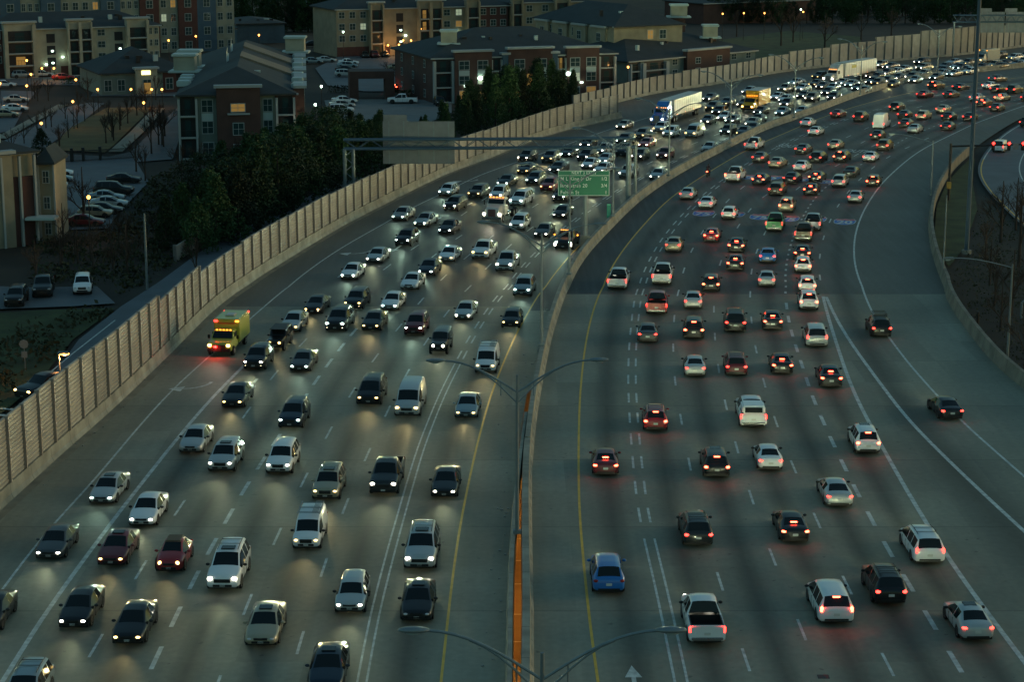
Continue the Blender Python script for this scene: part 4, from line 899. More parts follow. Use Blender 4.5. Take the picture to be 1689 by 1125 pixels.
# positions read off the photograph: (origin x, origin y, zoom) then x, y of the middle of the near end on the road, type, colour + flags
# flags: y warm lamps, c cool lamps, n lamps off, f fog lamps, b braking, q roof rails, u sunroof
ON = [((0, 740, 2.921), '487,278,sedan,s,u;680,390,sedan,w,;232,550,sedan,g,;532,583,sedan,m,yu;812,608,beetle,r,y;1072,703,bigsuv,w,qu;350,884,sedan,k,;612,963,sedan,k,y;-85,905,sedan,k,;80,1310,suv,c,q'),
 ((300, 740, 2.922), '463,136,suv,w,;690,262,suv,t,qu;970,236,pickup,d,;1263,250,sedan,d,;598,500,smallvan,w,y;1145,600,bigsuv,s,qu;808,812,hatch,s,;380,970,sedan,t,nu;1130,852,sedan,k,nu;690,1190,sedan,n,u'),
 ((300, 450, 3.75), '440,612,suv,k,f;575,490,jeep,k,y;665,375,sedan,s,;725,622,sedan,g,;805,262,sedan,k,fy;1055,235,suv,d,f;945,372,bigsuv,k,cf;1165,368,sedan,d,y;1280,240,sedan,w,;1430,397,suv,m,c;1400,112,sedan,w,n;1025,50,sedan,w,f;310,846,sedan,d,y;665,978,suv,n,c;1150,832,minivan,k,y;1390,902,van,s,y;50,1130,sedan,s,n;235,1250,suv,s,u'),
 ((600, 450, 3.75), '610,300,sedan,s,f;905,352,hatch,d,y;975,155,suv,c,c;460,512,jeep,g,;750,632,smallvan,w,;630,912,sedan,c,'),
 ((400, 200, 3.749), '960,620,sedan,s,;1095,660,sedan,s,cf;985,780,suv,k,c;805,884,sedan,s,;1250,705,sedan,k,c;1280,562,suv,k,f;1245,468,hatch,w,;1428,482,suv,o,y;1255,876,sedan,w,y;1130,965,sedan,n,c;1465,860,pickup,w,y'),
 ((680, 180, 3.749), '515,570,suv,w,;640,606,bigsuv,w,;640,755,suv,w,;795,802,sedan,g,;905,682,sedan,d,;565,1015,pickup,s,;555,484,sedan,d,f;680,406,sedan,d,;735,473,suv,n,c;825,516,suv,r,;905,578,suv,k,cf;680,333,suv,d,f;830,337,suv,g,y;875,400,sedan,d,;945,300,sedan,d,c;1065,250,suv,d,f;1150,278,sedan,w,;1050,328,suv,k,;1170,342,sedan,s,c;1075,373,sedan,w,;1150,402,sedan,w,;1310,430,suv,s,;1290,300,pickup,k,n;1385,322,suv,d,;1500,442,sedan,s,;1540,316,suv,m,;1425,243,sedan,r,;1400,190,suv,g,;1290,226,suv,k,c;1285,127,sedan,t,;1515,148,suv,w,;1575,178,suv,w,;1120,545,sedan,d,'),
 ((1000, 180, 3.749), '515,180,van,s,y;605,97,sedan,g,;710,72,sedan,w,;758,93,hatch,g,;730,166,suv,d,c;615,270,sedan,s,n;860,158,sedan,n,;900,103,sedan,t,'),
 ((800, 0, 3.749), '1368,628,sedan,g,;1385,692,suv,g,;1470,657,sedan,g,;1425,716,suv,k,c'),
 ((1200, 50, 6.616), '190,702,sedan,s,;140,842,sedan,d,;500,762,sedan,w,;585,682,suv,t,;590,790,sedan,w,;610,852,suv,g,;320,926,sedan,d,;560,936,sedan,c,c;770,928,sedan,s,;255,1028,sedan,g,;178,1142,sedan,g,;695,602,sedan,s,c;770,672,sedan,w,;790,747,sedan,d,;882,787,suv,o,;950,542,suv,d,y;918,616,sedan,d,;995,642,sedan,d,;1105,667,sedan,w,;1055,712,sedan,k,;1125,775,suv,k,;1210,602,sedan,c,c;1310,622,sedan,s,c;1385,662,sedan,g,c;1458,692,sedan,c,;1535,592,sedan,g,;1590,512,sedan,g,;1645,602,suv,d,;1570,540,sedan,k,'),
 ((1439, 50, 6.616), '35,412,suv,t,;135,425,sedan,g,;280,458,sedan,s,;480,378,suv,d,;500,443,suv,t,;30,500,sedan,w,;110,506,suv,g,;60,604,suv,o,;230,548,sedan,d,;180,622,sedan,d,;390,543,suv,k,;425,578,sedan,c,;520,503,hatch,t,;820,376,sedan,s,;985,392,suv,g,;745,424,sedan,g,;870,423,sedan,s,;730,468,sedan,g,;900,436,sedan,d,;965,462,sedan,c,;650,545,sedan,g,;710,503,sedan,s,;830,503,sedan,s,c;1000,480,sedan,w,;1160,432,sedan,d,;1245,420,suv,t,y;1330,305,suv,g,;1315,345,sedan,s,y;1490,333,suv,w,;1375,392,sedan,k,;1510,398,sedan,c,;1620,303,sedan,g,;1590,365,sedan,s,c;1330,425,sedan,g,')]
OFF = [((1439, 50, 6.616), '520,742,sedan,m,;640,645,suv,k,b;810,738,sedan,d,;905,657,sedan,d,;230,887,suv,d,;320,967,sedan,d,;335,1067,sedan,d,;520,982,suv,t,;735,907,sedan,t,;800,992,sedan,k,;1030,992,sedan,k,;790,1097,sedan,d,;1095,778,sedan,s,;1175,832,sedan,d,b;1370,777,sedan,t,b;1320,887,sedan,d,;1230,642,sedan,w,;1300,562,sedan,g,;1320,680,sedan,k,;1500,692,suv,d,;1660,775,sedan,d,;430,1128,sedan,s,o;60,1082,highvan,w,;1650,1062,suv,d,'),
 ((1220, 200, 6.248), '110,302,pickup,w,;180,432,sedan,g,;350,487,sedan,t,;620,342,sedan,g,;750,152,sedan,w,;670,60,sedan,w,;955,297,sedan,t,;775,432,suv,k,;1020,427,suv,d,b;1320,422,sedan,w,;605,527,sedan,w,;1465,307,suv,o,;1395,197,sedan,k,;1120,582,sedan,d,o;185,662,sedan,n,b;505,652,sedan,k,;765,637,sedan,d,b;1010,687,suv,s,;1365,678,hatch,o,b;360,772,suv,o,;720,767,sedan,k,b;470,947,suv,t,b;1180,847,sedan,s,;350,1145,pickup,v,;740,1140,pickup,s,'),
 ((1200, 0, 3.454), '610,672,sedan,m,;740,694,suv,d,'),
 ((1000, 180, 3.749), '775,455,pickup,w,b;490,563,sedan,s,;610,620,sedan,w,;752,686,hatch,w,;645,826,sedan,r,b;410,890,sedan,t,;800,890,sedan,k,b;795,1005,sedan,k,b;1215,823,pickup,o,;995,957,sedan,b,;1210,936,sedan,k,b;1215,1018,hatch,w,b;990,1106,sedan,s,;340,1094,pickup,w,;65,1122,pickup,w,'),
 ((980, 450, 3.75), '385,265,pickup,r,;610,230,sedan,s,;720,122,hatch,k,b;1318,125,hatch,w,b;1328,242,suv,w,b;873,375,bigsuv,k,q;1105,362,sedan,d,b;1378,470,minivan,s,;615,417,suv,k,b;330,440,sedan,g,;625,652,sedan,s,;880,647,suv,m,q;1165,637,sedan,k,b;1467,720,sedan,d,b;380,993,suv,r,qb;985,972,pickup,w,h'),
 ((1260, 450, 3.75), '730,408,suv,k,q;1165,922,coupe,k,;645,1135,suv,w,bu'),
 ((940, 740, 2.921), '172,142,sedan,m,b;708,152,suv,k,bu;968,117,coupe,w,;620,487,suv,d,q;1085,464,sedan,k,b;188,717,suv,b,o;662,966,pickup,w,'),
 ((1260, 740, 2.923), '365,292,sedan,s,;800,570,minivan,w,q;612,770,suv,k,q;350,862,minivan,w,b;1032,947,sedan,s,u')]
ORDN = ['nearest', 'second', 'third', 'fourth', 'fifth', 'sixth', 'seventh', 'eighth', 'ninth', 'tenth', 'eleventh', 'twelfth', 'thirteenth', 'fourteenth', 'fifteenth', 'sixteenth', 'seventeenth', 'eighteenth', 'nineteenth', 'twentieth']
def ordinal(k):
    if k < 20: return ORDN[k]
    t = {2: 'twenty', 3: 'thirty', 4: 'forty', 5: 'fifty', 6: 'sixty', 7: 'seventy', 8: 'eighty', 9: 'ninety', 10: 'hundred', 11: 'hundred and ten', 12: 'hundred and twenty'}[(k + 1) // 10]; u = (k + 1) % 10
    return t + '-' + ['', 'first', 'second', 'third', 'fourth', 'fifth', 'sixth', 'seventh', 'eighth', 'ninth'][u] if u else t[:-1] + 'ieth'
def parse(src, side):
    out = []
    for (ox, oy, sc), s in src:
        for it in s.split(';'):
            x, y, ty, col, fl = it.split(','); px, py = ox + float(x) / sc, oy + float(y) / sc
            P = GP(px, py); s_ = lane_slope(P.x, P.y, side); t = Vector((s_, 1, 0)).normalized(); L_ = ST[ty][-1][0]
            if side == 'R' and px > 1670 and 190 < py < 215: t = Vector((.9, 1, 0)).normalized()
            cen = P + t * (L_ / 2); cen.z = 0.0
            out.append(dict(px=px, py=py, ty=ty, col=col, fl=fl, side=side, P=P, t=t, c=cen, L=L_))
    return out
VEH = parse(ON, 'L') + parse(OFF, 'R')
# keep neighbours from touching: nudge the farther car back along its lane
def clash(a, b):
    d = b['c'] - a['c']; 
    if d.length > 9: return 0
    u = a['t']; lon = d.dot(u); lat = d.dot(Vector((u.y, -u.x, 0)))
    if abs(lat) > 1.98: return 0
    need = (a['L'] + b['L']) / 2 + .5; return need - abs(lon) if abs(lon) < need else 0
EXTRA = []
def big(px, py, L_, side='L'):
    P = GP(px, py); t = Vector((lane_slope(P.x, P.y, side), 1, 0)).normalized(); d = dict(px=px, py=py, P=P, t=t, c=P + t * L_ / 2, L=L_, side=side, fixed=True, ty='truck'); EXTRA.append(d); return d
TR = dict(yellow=big(361.5, 590, 6.8), bob=big(811, 368, 7.6), blue=big(1083, 207, 21), box=big(1232, 185, 9.2), semi=big(1365, 138, 21), rescue=big(1612, 105, 7.5), dually=big(928, 414, 6.3))
allv = sorted(EXTRA + VEH, key=lambda d: d['c'].y)
for it in range(40):
    moved = 0
    for i, a in enumerate(allv):
        for b in allv[i + 1:]:
            if b['c'].y - a['c'].y > 24: break
            if a.get('fixed') or b.get('fixed'):
                L2 = max(a['L'], b['L'])
                d = b['c'] - a['c']; u = a['t']; lon = d.dot(u); lat = d.dot(Vector((u.y, -u.x, 0))); need = (a['L'] + b['L']) / 2 + .4
                if abs(lon) < need and abs(lat) < 2.25:
                    mv = b if not b.get('fixed') else a
                    if mv.get('fixed'): continue
                    n = Vector((u.y, -u.x, 0)) * ((2.3 - abs(lat)) * (1 if lat > 0 else -1)); mv['c'] += n if mv is b else -n; moved += 1
                continue
            k = clash(a, b)
            if k > 0:
                u = a['t']; lat = (b['c'] - a['c']).dot(Vector((u.y, -u.x, 0)))
                if abs(lat) > 1.2: n = Vector((u.y, -u.x, 0)) * ((2.0 - abs(lat)) / 2 * (1 if lat > 0 else -1)); b['c'] += n; a['c'] -= n
                else: b['c'] += b['t'] * (k * .55); a['c'] -= a['t'] * (k * .45)
                moved += 1
    allv.sort(key=lambda d: d['c'].y)
    if not moved: break
print('overlap passes', it, 'vehicles', len(VEH))
# rank inside lanes for the labels
LANES_L = ['left shoulder', 'outermost left lane', 'second oncoming lane from the noise wall', 'third oncoming lane from the noise wall', 'fourth oncoming lane from the noise wall', 'fifth oncoming lane from the noise wall', 'sixth oncoming lane from the noise wall', 'oncoming lane next to the yellow line', 'oncoming lane next to the yellow line']
LANES_R = ['median shoulder', 'median shoulder', 'departing lane beside the yellow line', 'second departing lane from the median', 'third departing lane from the median', 'fourth departing lane from the median', 'fifth departing lane from the median', 'sixth departing lane from the median', 'seventh departing lane from the median', 'right hand exit ramp', 'right hand exit ramp']
cnt = {}
for d in sorted(VEH + EXTRA, key=lambda d: d['c'].y):
    li = lane_index(d['c'].x, d['c'].y, d['side']); ln = (LANES_L if d['side'] == 'L' else LANES_R)[max(0, min(li, 8 if d['side'] == 'L' else 10))]
    k = cnt.get((d['side'], ln), 0); cnt[(d['side'], ln)] = k + 1; d['lab'] = f"{ordinal(k)} vehicle up the {ln}" if k else f"nearest vehicle in the {ln}"
for d in VEH:
    fl = d['fl']; lit = ''
    if d['side'] == 'L' and not set(fl) & set('ycn'): fl = fl + random.choice(['', '', 'c', 'y', '']); d['fl'] = fl
    if d['side'] == 'L': lit = 'unlit ' if 'n' in fl else ''
    elif 'b' in fl: lit = 'braking '
    lab = f"{lit}{PNAME[d['col']]} {KIND[d['ty']]}, {d['lab']}"
    lod = 0 if d['py'] > 430 else (1 if d['py'] > 215 else 2)
    f = -d['t'] if d['side'] == 'L' else d['t']
    if lod == 2: fl = fl.replace('f', '').replace('q', '').replace('u', '')
    o = vehicle(d['ty'], d['col'], d['c'], math.atan2(f.y, f.x), 'F' if d['side'] == 'L' else 'R', fl, lod, lab, 'oncoming vehicles with headlights' if d['side'] == 'L' else 'departing vehicles with red tail lights')
    d['o'] = o; o.scale = (random.uniform(.97, 1.03), random.uniform(.97, 1.02), random.uniform(.96, 1.05))
    if 'h' in fl:   # pickup with a hard top over its bed
        pp = type_parts('pickup'); MB().box((-1.80, 0, 1.50), (1.95, 1.72, .62), bev=.12).build('bed_cap', PM['w'], o, 40); MB().box((-2.77, 0, 1.52), (.04, 1.3, .40), bev=.015).build('cap_window', M_glass, o)
    if d['ty'] == 'smallvan' and d['py'] > 850:
        mb = MB(); 
        for x in (.5, -.5, -1.5): mb.box((x, 0, 1.98), (.06, 1.5, .05))
        for s in (1, -1): mb.box((-.5, s * .7, 2.0), (2.6, .05, .05))
        for k in range(5): mb.box((-.5 + 0, .25 + k * .08, 2.04), (2.5, .03, .04))
        mb.build('ladder_rack', M_steel, o)
    if d['ty'] == 'jeep' and d['py'] < 600 and d['px'] < 500: MB().box((-.1, 0, 1.84), (2.5, 1.3, .05), bev=.02).build('roof_panel', M_black, o)
for d in VEH:
    if d['ty'] == 'beetle': 
        MB().box((-.28, 0, 1.45), (1.25, 1.02, .16), bev=.075).build('fabric_roof', mat('tan_fabric_roof', (.15, .11, .07), .9), d['o'], 60)
# black SUV on the ramp carries a roof basket
for d in VEH:
    if d['ty'] == 'suv' and 1430 < d['px'] < 1470 and 540 < d['py'] < 570:
        mb = MB()
        for z in (1.80, 1.95):
            for s in (1, -1): mb.cyl((.5, s * .6, z), (-1.1, s * .6, z), .03, n=5)
            for x in (.5, -1.1): mb.cyl((x, -.6, z), (x, .6, z), .03, n=5)
        mb.build('roof_basket', M_black, d['o'])

# ---------------------------------------------------------------- trucks, each built for itself (x forward, origin under the middle)
def truck_wheels(t, xs, y, r=.5, w=.28):
    for x in xs:
        for s in (1, -1):
            q = MB().cyl((0, -w / 2, 0), (0, w / 2, 0), r, n=18).build('wheel', M_tyre, t, 40); q.location = (x, s * y, r)
            MB().cyl((0, s * w / 2 - .02, 0), (0, s * (w / 2 + .03), 0), r * .5, n=12).build('rim', M_rim, q, 40)
def lamps(t, x, y, z, m=M_hw, d=(.12, .32, .24)):
    for s in (1, -1): MB().box((x, s * y, z), d, bev=.04).build('headlight', m, t)
def face_rz(d): return math.atan2(-d['t'].y, -d['t'].x)
def beam(t, x, z=.9, col=(1, .9, .66), e=None):
    l = bpy.data.objects.new('headlight_beam', beam_data(col, e or BEAM_E)); C.objects.link(l); l.parent = t; l.location = (x + .15, 0, z); l.rotation_euler = (rad(84), 0, rad(-90))
def wedge(name, pts, hw, m, parent, hw_top=None, smooth=None, bev=.03):
    """side outline (x, z) pushed out to +-hw"""
    n = len(pts); zt = max(z for _, z in pts); zb = min(z for _, z in pts)
    def w(z): return hw if hw_top is None else hw + (hw_top - hw) * max(0, (z - zb) / (zt - zb)) ** 2
    v = [(x, -w(z), z) for x, z in pts] + [(x, w(z), z) for x, z in pts]; f = [list(range(n))[::-1], list(range(n, 2 * n))] + [[i, (i + 1) % n, n + (i + 1) % n, n + i] for i in range(n)]
    bm = bmesh.new(); bv = [bm.verts.new(p) for p in v]
    for q in f: bm.faces.new([bv[a] for a in q])
    bmesh.ops.recalc_face_normals(bm, faces=bm.faces[:]); bmesh.ops.bevel(bm, geom=bm.edges[:], offset=bev, segments=2, affect='EDGES', clamp_overlap=True)
    me = bpy.data.meshes.new(name); bm.to_mesh(me); bm.free(); me.materials.append(m); return me_obj(name, me, parent)
M_lime = mat('lime_yellow_paint', (.42, .43, .05), .35, coat=.5); M_yel = mat('yellow_truck_paint', (.80, .38, .01), .4, coat=.4); M_tblue = mat('blue_truck_paint', (.02, .14, .45), .35, coat=.5)
M_trl = mat('trailer_white', (.55, .53, .47), .45, noise=.06, nscale=.8)
# lime yellow service ambulance style truck with red lights
d = TR['yellow']; t = empty('service_truck', d['c'], face_rz(d), 'lime yellow service truck with box body, red and amber lights, on the left shoulder line', 'truck')
wedge('cab', [(3.35, .55), (3.4, 1.1), (3.2, 1.28), (2.1, 1.42), (1.55, 1.98), (.55, 2.02), (.45, .55)], 1.02, M_lime, t, .90)
wedge('windscreen', [(2.10, 1.43), (1.58, 1.93), (1.50, 1.93), (2.02, 1.40)], .88, M_glass, t, .80, bev=.01).location = (.05, 0, .03)
for s in (1, -1): MB().box((1.15, s * .975, 1.66), (.85, .06, .42), bev=.02, M=Matrix.Rotation(-s * .06, 4, 'X')).build('side_window', M_glass, t)
MB().box((-1.5, 0, 1.75), (3.9, 2.3, 2.1), bev=.08).build('box_body', M_lime, t)
MB().box((-1.5, 0, .62), (3.9, 2.0, .3)).box((.6, 0, .6), (5.2, 1.6, .25)).build('chassis', M_black, t)
MB().box((-1.3, 0, 2.84), (1.1, .8, .16), bev=.05).build('roof_unit', M_trl, t)
mb = MB(); mb.box((3.38, 0, .66), (.2, 2.05, .3), bev=.05); mb.box((3.42, 0, .98), (.06, 1.2, .3), bev=.02); mb.build('front_bumper', M_black, t)
for s in (1, -1): MB().box((.48, s * .95, 2.62), (.1, .34, .16), bev=.03).build('red_beacon', M_redbeacon if s < 0 else M_amber, t)
MB().box((3.50, -.30, .98), (.06, .34, .16), bev=.03).build('red_beacon', M_redbeacon, t)
for k in range(5): MB().box((1.5, -.6 + k * .3, 2.06), (.1, .16, .06)).build('amber_marker', M_amber, t)
for s in (1, -1): MB().box((-3.3, s * 1.1, 2.70), (.1, .12, .12)).build('red_beacon', M_redbeacon, t)
MB().box((.47, 0, 2.42), (.04, 1.5, .16)).build('warning_panel', mat('orange_panel', (.45, .12, .02), .5), t)
truck_wheels(t, (2.35, -2.0), .98, .42); lamps(t, 3.40, .82, 1.08, M_hy)
for s in (1, -1): MB().box((1.75, s * 1.28, 1.5), (.12, .22, .36), bev=.04).build('wing_mirror', M_black, t)
beam(t, 3.45); soft_light('beacon_light', (3.6, -.3, .95), 35, (1, .03, .02), t, .08)
def conventional(name, d, paint, label, sleeper, fair, trailer, grp=None):
    t = empty(name, d['c'], face_rz(d), label, 'truck', grp); X = d['L'] / 2
    wedge('hood', [(X, .75), (X - .02, 1.55), (X - .35, 1.85), (X - 1.9, 2.05), (X - 1.9, .75)], .92, paint, t, .82, bev=.08)
    top = 2.75 if not fair else 3.85; back = X - (3.6 if not sleeper else 4.9)
    cabp = [(X - 1.8, .75), (X - 1.8, 2.0), (X - 2.3, 2.72)] + ([(X - 3.6, 3.80)] if fair else [(X - 2.6, 2.85)]) + [(back, top), (back, .75)]
    wedge('cab', cabp, 1.18, paint, t, 1.05, bev=.07)
    MB().box((X - 2.02, 0, 2.38), (.06, 1.95, .62), bev=.02, M=Matrix.Rotation(rad(-34), 4, 'Y')).build('windscreen', M_glass, t)
    for s in (1, -1):
        MB().box((X - 2.85, s * 1.135, 2.25), (.8, .06, .6), bev=.02).build('side_window', M_glass, t)
        MB().box((X - 2.1, s * 1.5, 2.2), (.12, .2, .6), bev=.04).build('wing_mirror', M_black, t)
        MB().cyl((X - 2.9, s * 1.05, .8), (X - 4.0, s * 1.05, .8), .32, n=12).build('fuel_tank', M_chrome, t, 40)
    MB().box((X + .01, 0, 1.2), (.08, .95, 1.0), bev=.03).build('grille', mat('painted_red_reflection_grille', (.30, .16, .16), .3, .8) if grp is None else M_chrome, t)  # tractor without trailer: red reflection put into the grille's base colour
    MB().box((X + .05, 0, .62), (.25, 2.4, .36), bev=.06).build('front_bumper', M_chrome, t)
    MB().box((X - 4.2, 0, .72), (6.6 if not trailer else 7.0, .9, .3)).build('chassis', M_black, t)
    for k in range(5): MB().box((X - 2.35, -.8 + k * .4, 2.86), (.1, .16, .08)).build('amber_marker', M_amber, t)
    for s in (1, -1):
        fd = MB().cyl((X - .8, s * 1.02 - .16, .52), (X - .8, s * 1.02 + .16, .52), .66, n=16).build('wheel_guard', paint, t, 40); fd.scale = (1, 1, 1)
    truck_wheels(t, (X - .85,), 1.08); truck_wheels(t, (X - 5.7, X - 6.9), 1.05, .5, .45)
    lamps(t, X - .02, .98, 1.12); beam(t, X + .1, 1.1)
    if trailer:
        xt = X - 5.6; Lt = d['L'] - 5.6; b = MB().box((xt - Lt / 2, 0, 2.55), (Lt, 2.55, 2.75), bev=.04).build('trailer', M_trl, t)
        mb = MB()
        for k in range(int(Lt / 1.2)):
            for s in (1, -1): mb.box((xt - .6 - k * 1.2, s * 1.28, 2.55), (.05, .02, 2.55))
        mb.build('trailer_seams', M_sback, b)
        MB().box((xt - Lt + 3.5, 0, .9), (4.0, 1.0, .4)).build('trailer_bogie', M_black, t); truck_wheels(t, (xt - Lt + 2.0, xt - Lt + 3.3), 1.0, .5, .5)
        for s in (1, -1):
            MB().box((xt - Lt / 2, s * 1.2, 1.02), (Lt * .45, .05, .35)).build('side_skirt', M_black, t)
            for k in range(3): MB().box((xt - Lt * (.1 + .3 * k), s * 1.29, 1.28), (.2, .04, .07)).build('side_marker', M_amber, t)
        if fair == 2: MB().box((xt - 4.2, 0, 3.0), (2.2, 2.58, .62)).build('yellow_emblem', mat('faded_yellow', (.45, .38, .06), .6), b)
    return t
conventional('semi_truck', TR['blue'], M_tblue, 'semi truck with blue cab and long pale trailer, near the end of the noise wall', True, 1, True, 'semi trucks')
conventional('semi_truck', TR['semi'], M_trl, 'semi truck with white cab and long white trailer, far up the road', True, 2, True, 'semi trucks')
conventional('tractor_truck', TR['bob'], M_trl, 'white truck tractor without a trailer, amber cab lights, left of the green sign', False, 0, False)
d = TR['box']; t = empty('box_truck', d['c'], face_rz(d), 'yellow box truck with amber lights above its windscreen', 'truck'); X = d['L'] / 2
wedge('cab', [(X, .6), (X - .02, 1.25), (X - .2, 1.5), (X - 1.2, 1.65), (X - 1.75, 2.5), (X - 2.7, 2.55), (X - 2.7, .6)], 1.12, M_yel, t, 1.0, bev=.06)
MB().box((X - 1.43, 0, 2.08), (.06, 1.85, .78), bev=.02, M=Matrix.Rotation(rad(-33), 4, 'Y')).build('windscreen', M_glass, t)
MB().box((X - 2.7 - 3.2, 0, 2.35), (6.5, 2.5, 2.7), bev=.04).build('cargo_box', M_yel, t); MB().box((X - 2.7 - 3.2, 0, 3.72), (6.45, 2.45, .04)).build('box_roof', M_trl, t)
MB().box((X - 4.5, 0, .75), (8.5, .9, .3)).box((X + .03, 0, .6), (.2, 2.3, .3)).box((X, 0, 1.05), (.08, 1.3, .45)).build('chassis', M_black, t)
for k in range(5): MB().box((X - 2.65, -.9 + k * .45, 2.78), (.12, .18, .1)).build('amber_marker', M_amber, t)
for s in (1, -1): MB().box((X - 2.2, s * 1.09, 2.0), (.7, .06, .5)).build('side_window', M_glass, t)
truck_wheels(t, (X - .95, X - 7.0), 1.05, .46); lamps(t, X, .9, 1.05, M_hy); beam(t, X + .1, 1.0)
d = TR['rescue']; t = empty('box_truck', d['c'], face_rz(d), 'pale box van with orange corner lights in the far jam left of the blue mast', 'truck'); X = d['L'] / 2
wedge('cab', [(X, .6), (X, 1.2), (X - .9, 1.45), (X - 1.4, 2.2), (X - 2.2, 2.25), (X - 2.2, .6)], 1.05, PM['c'], t, .95); MB().box((X - 2.2 - 2.6, 0, 1.95), (5.2, 2.35, 2.5), bev=.06).build('box_body', PM['c'], t)
MB().box((X - 1.10, 0, 1.86), (.06, 1.7, .7), M=Matrix.Rotation(rad(-33), 4, 'Y')).build('windscreen', M_glass, t); truck_wheels(t, (X - .95, X - 5.9), .98, .42); lamps(t, X, .8, 1.0, M_hy); beam(t, X)
for s in (1, -1):
    for k in (0, 1): MB().box((X - 2.18, s * (1.0 - k * .1), 3.0 - k * 1.9), (.1, .22, .16)).build('amber_marker', M_amber, t)
d = TR['dually']; t = vehicle('bigtruck', 'k', d['c'], face_rz(d), 'F', 'c', 0, 'black heavy pickup with amber roof lights below the green exit sign', None)
for k in range(5): MB().box((.95, -.5 + k * .25, 2.03), (.1, .14, .07)).build('amber_marker', M_amber, t)
for s in (1, -1): MB().box((.8, s * 1.32, 1.45), (.12, .14, .14)).build('amber_marker', M_amber, t)
for s in (1, -1): MB().box((3.0, s * .9, .72), (.08, .18, .34)).build('daytime_lamp', M_hw, t)

# motorcycle and rider on the yellow line
P = GP(1168, 291); sl = lane_slope(P.x, P.y, 'R'); rz = math.atan2(1, sl)
t = empty('motorcycle', P + Vector((0, 0, 0)), rz, 'dark motorcycle with a red tail light riding on the yellow line', 'motorcycle')
for x in (.72, -.68):
    w = MB().cyl((0, -.07, 0), (0, .07, 0), .32, n=16).build('wheel', M_tyre, t, 40); w.location = (x, 0, .32)
mb = MB(); mb.ell((.15, 0, .86), (.34, .17, .17)); mb.ell((-.35, 0, .84), (.42, .15, .09)); mb.box((0, 0, .52), (.5, .26, .34), bev=.06); mb.cyl((.7, .09, .34), (.42, .09, 1.0), .035); mb.cyl((.7, -.09, .34), (.42, -.09, 1.0), .035); mb.cyl((.40, -.36, 1.06), (.40, .36, 1.06), .025); mb.ell((.62, 0, .86), (.12, .12, .16)); mb.box((-.68, 0, .72), (.3, .16, .06))
mb.build('motorcycle_body', M_black, t, 40); MB().ell((-.84, 0, .82), (.06, .12, .07)).build('tail_light', M_brake, t)
def person(loc, rz, label, cloth):
    root = empty('person', loc, rz, label, 'person')
    J = {'pelvis': (-.22, 0, .98), 'waist': (-.17, 0, 1.15), 'chest': (-.06, 0, 1.38), 'neck': (0, 0, 1.53), 'head': (.04, 0, 1.66), 'top': (.05, 0, 1.76)}
    E = [('pelvis', 'waist'), ('waist', 'chest'), ('chest', 'neck'), ('neck', 'head'), ('head', 'top')]; R_ = dict(pelvis=.15, waist=.13, chest=.17, neck=.06, head=.10, top=.07)
    for s, n_ in ((1, 'l'), (-1, 'r')):
        for k, p, r in (('sh', (-.02, s * .19, 1.43), .075), ('el', (.12, s * .30, 1.22), .05), ('wr', (.34, s * .31, 1.10), .035), ('ha', (.42, s * .31, 1.08), .04), ('hip', (-.18, s * .10, .93), .11), ('kn', (.22, s * .24, .78), .075), ('an', (.05, s * .22, .38), .05), ('to', (.20, s * .23, .34), .045)): J[k + n_] = p; R_[k + n_] = r
        E += [('chest', 'sh' + n_), ('sh' + n_, 'el' + n_), ('el' + n_, 'wr' + n_), ('wr' + n_, 'ha' + n_), ('pelvis', 'hip' + n_), ('hip' + n_, 'kn' + n_), ('kn' + n_, 'an' + n_), ('an' + n_, 'to' + n_)]
    keys = list(J); me = bpy.data.meshes.new('body'); me.from_pydata([J[k] for k in keys], [(keys.index(a), keys.index(b)) for a, b in E], [])
    o = bpy.data.objects.new('body', me); C.objects.link(o); o.modifiers.new('skin', 'SKIN')
    for i, k in enumerate(keys): me.skin_vertices[0].data[i].radius = (R_[k], R_[k])
    me.skin_vertices[0].data[0].use_root = True; o.modifiers.new('sub', 'SUBSURF').levels = 2
    m2 = bpy.data.meshes.new_from_object(o.evaluated_get(bpy.context.evaluated_depsgraph_get())); bpy.data.objects.remove(o); m2.materials.clear(); m2.materials.append(cloth)
    b = me_obj('body', m2, root); b.data.polygons.foreach_set('use_smooth', [True] * len(b.data.polygons))
    MB().ell((.05, 0, 1.70), (.15, .13, .15), seg=16, rings=10).build('helmet', M_black, b, 60); MB().box((.17, 0, 1.70), (.05, .17, .09), bev=.02).build('visor', M_glass, b)
    return root
person(P, rz, 'rider in dark jacket and helmet seated on the motorcycle', mat('dark_jacket', (.02, .02, .022), .8))

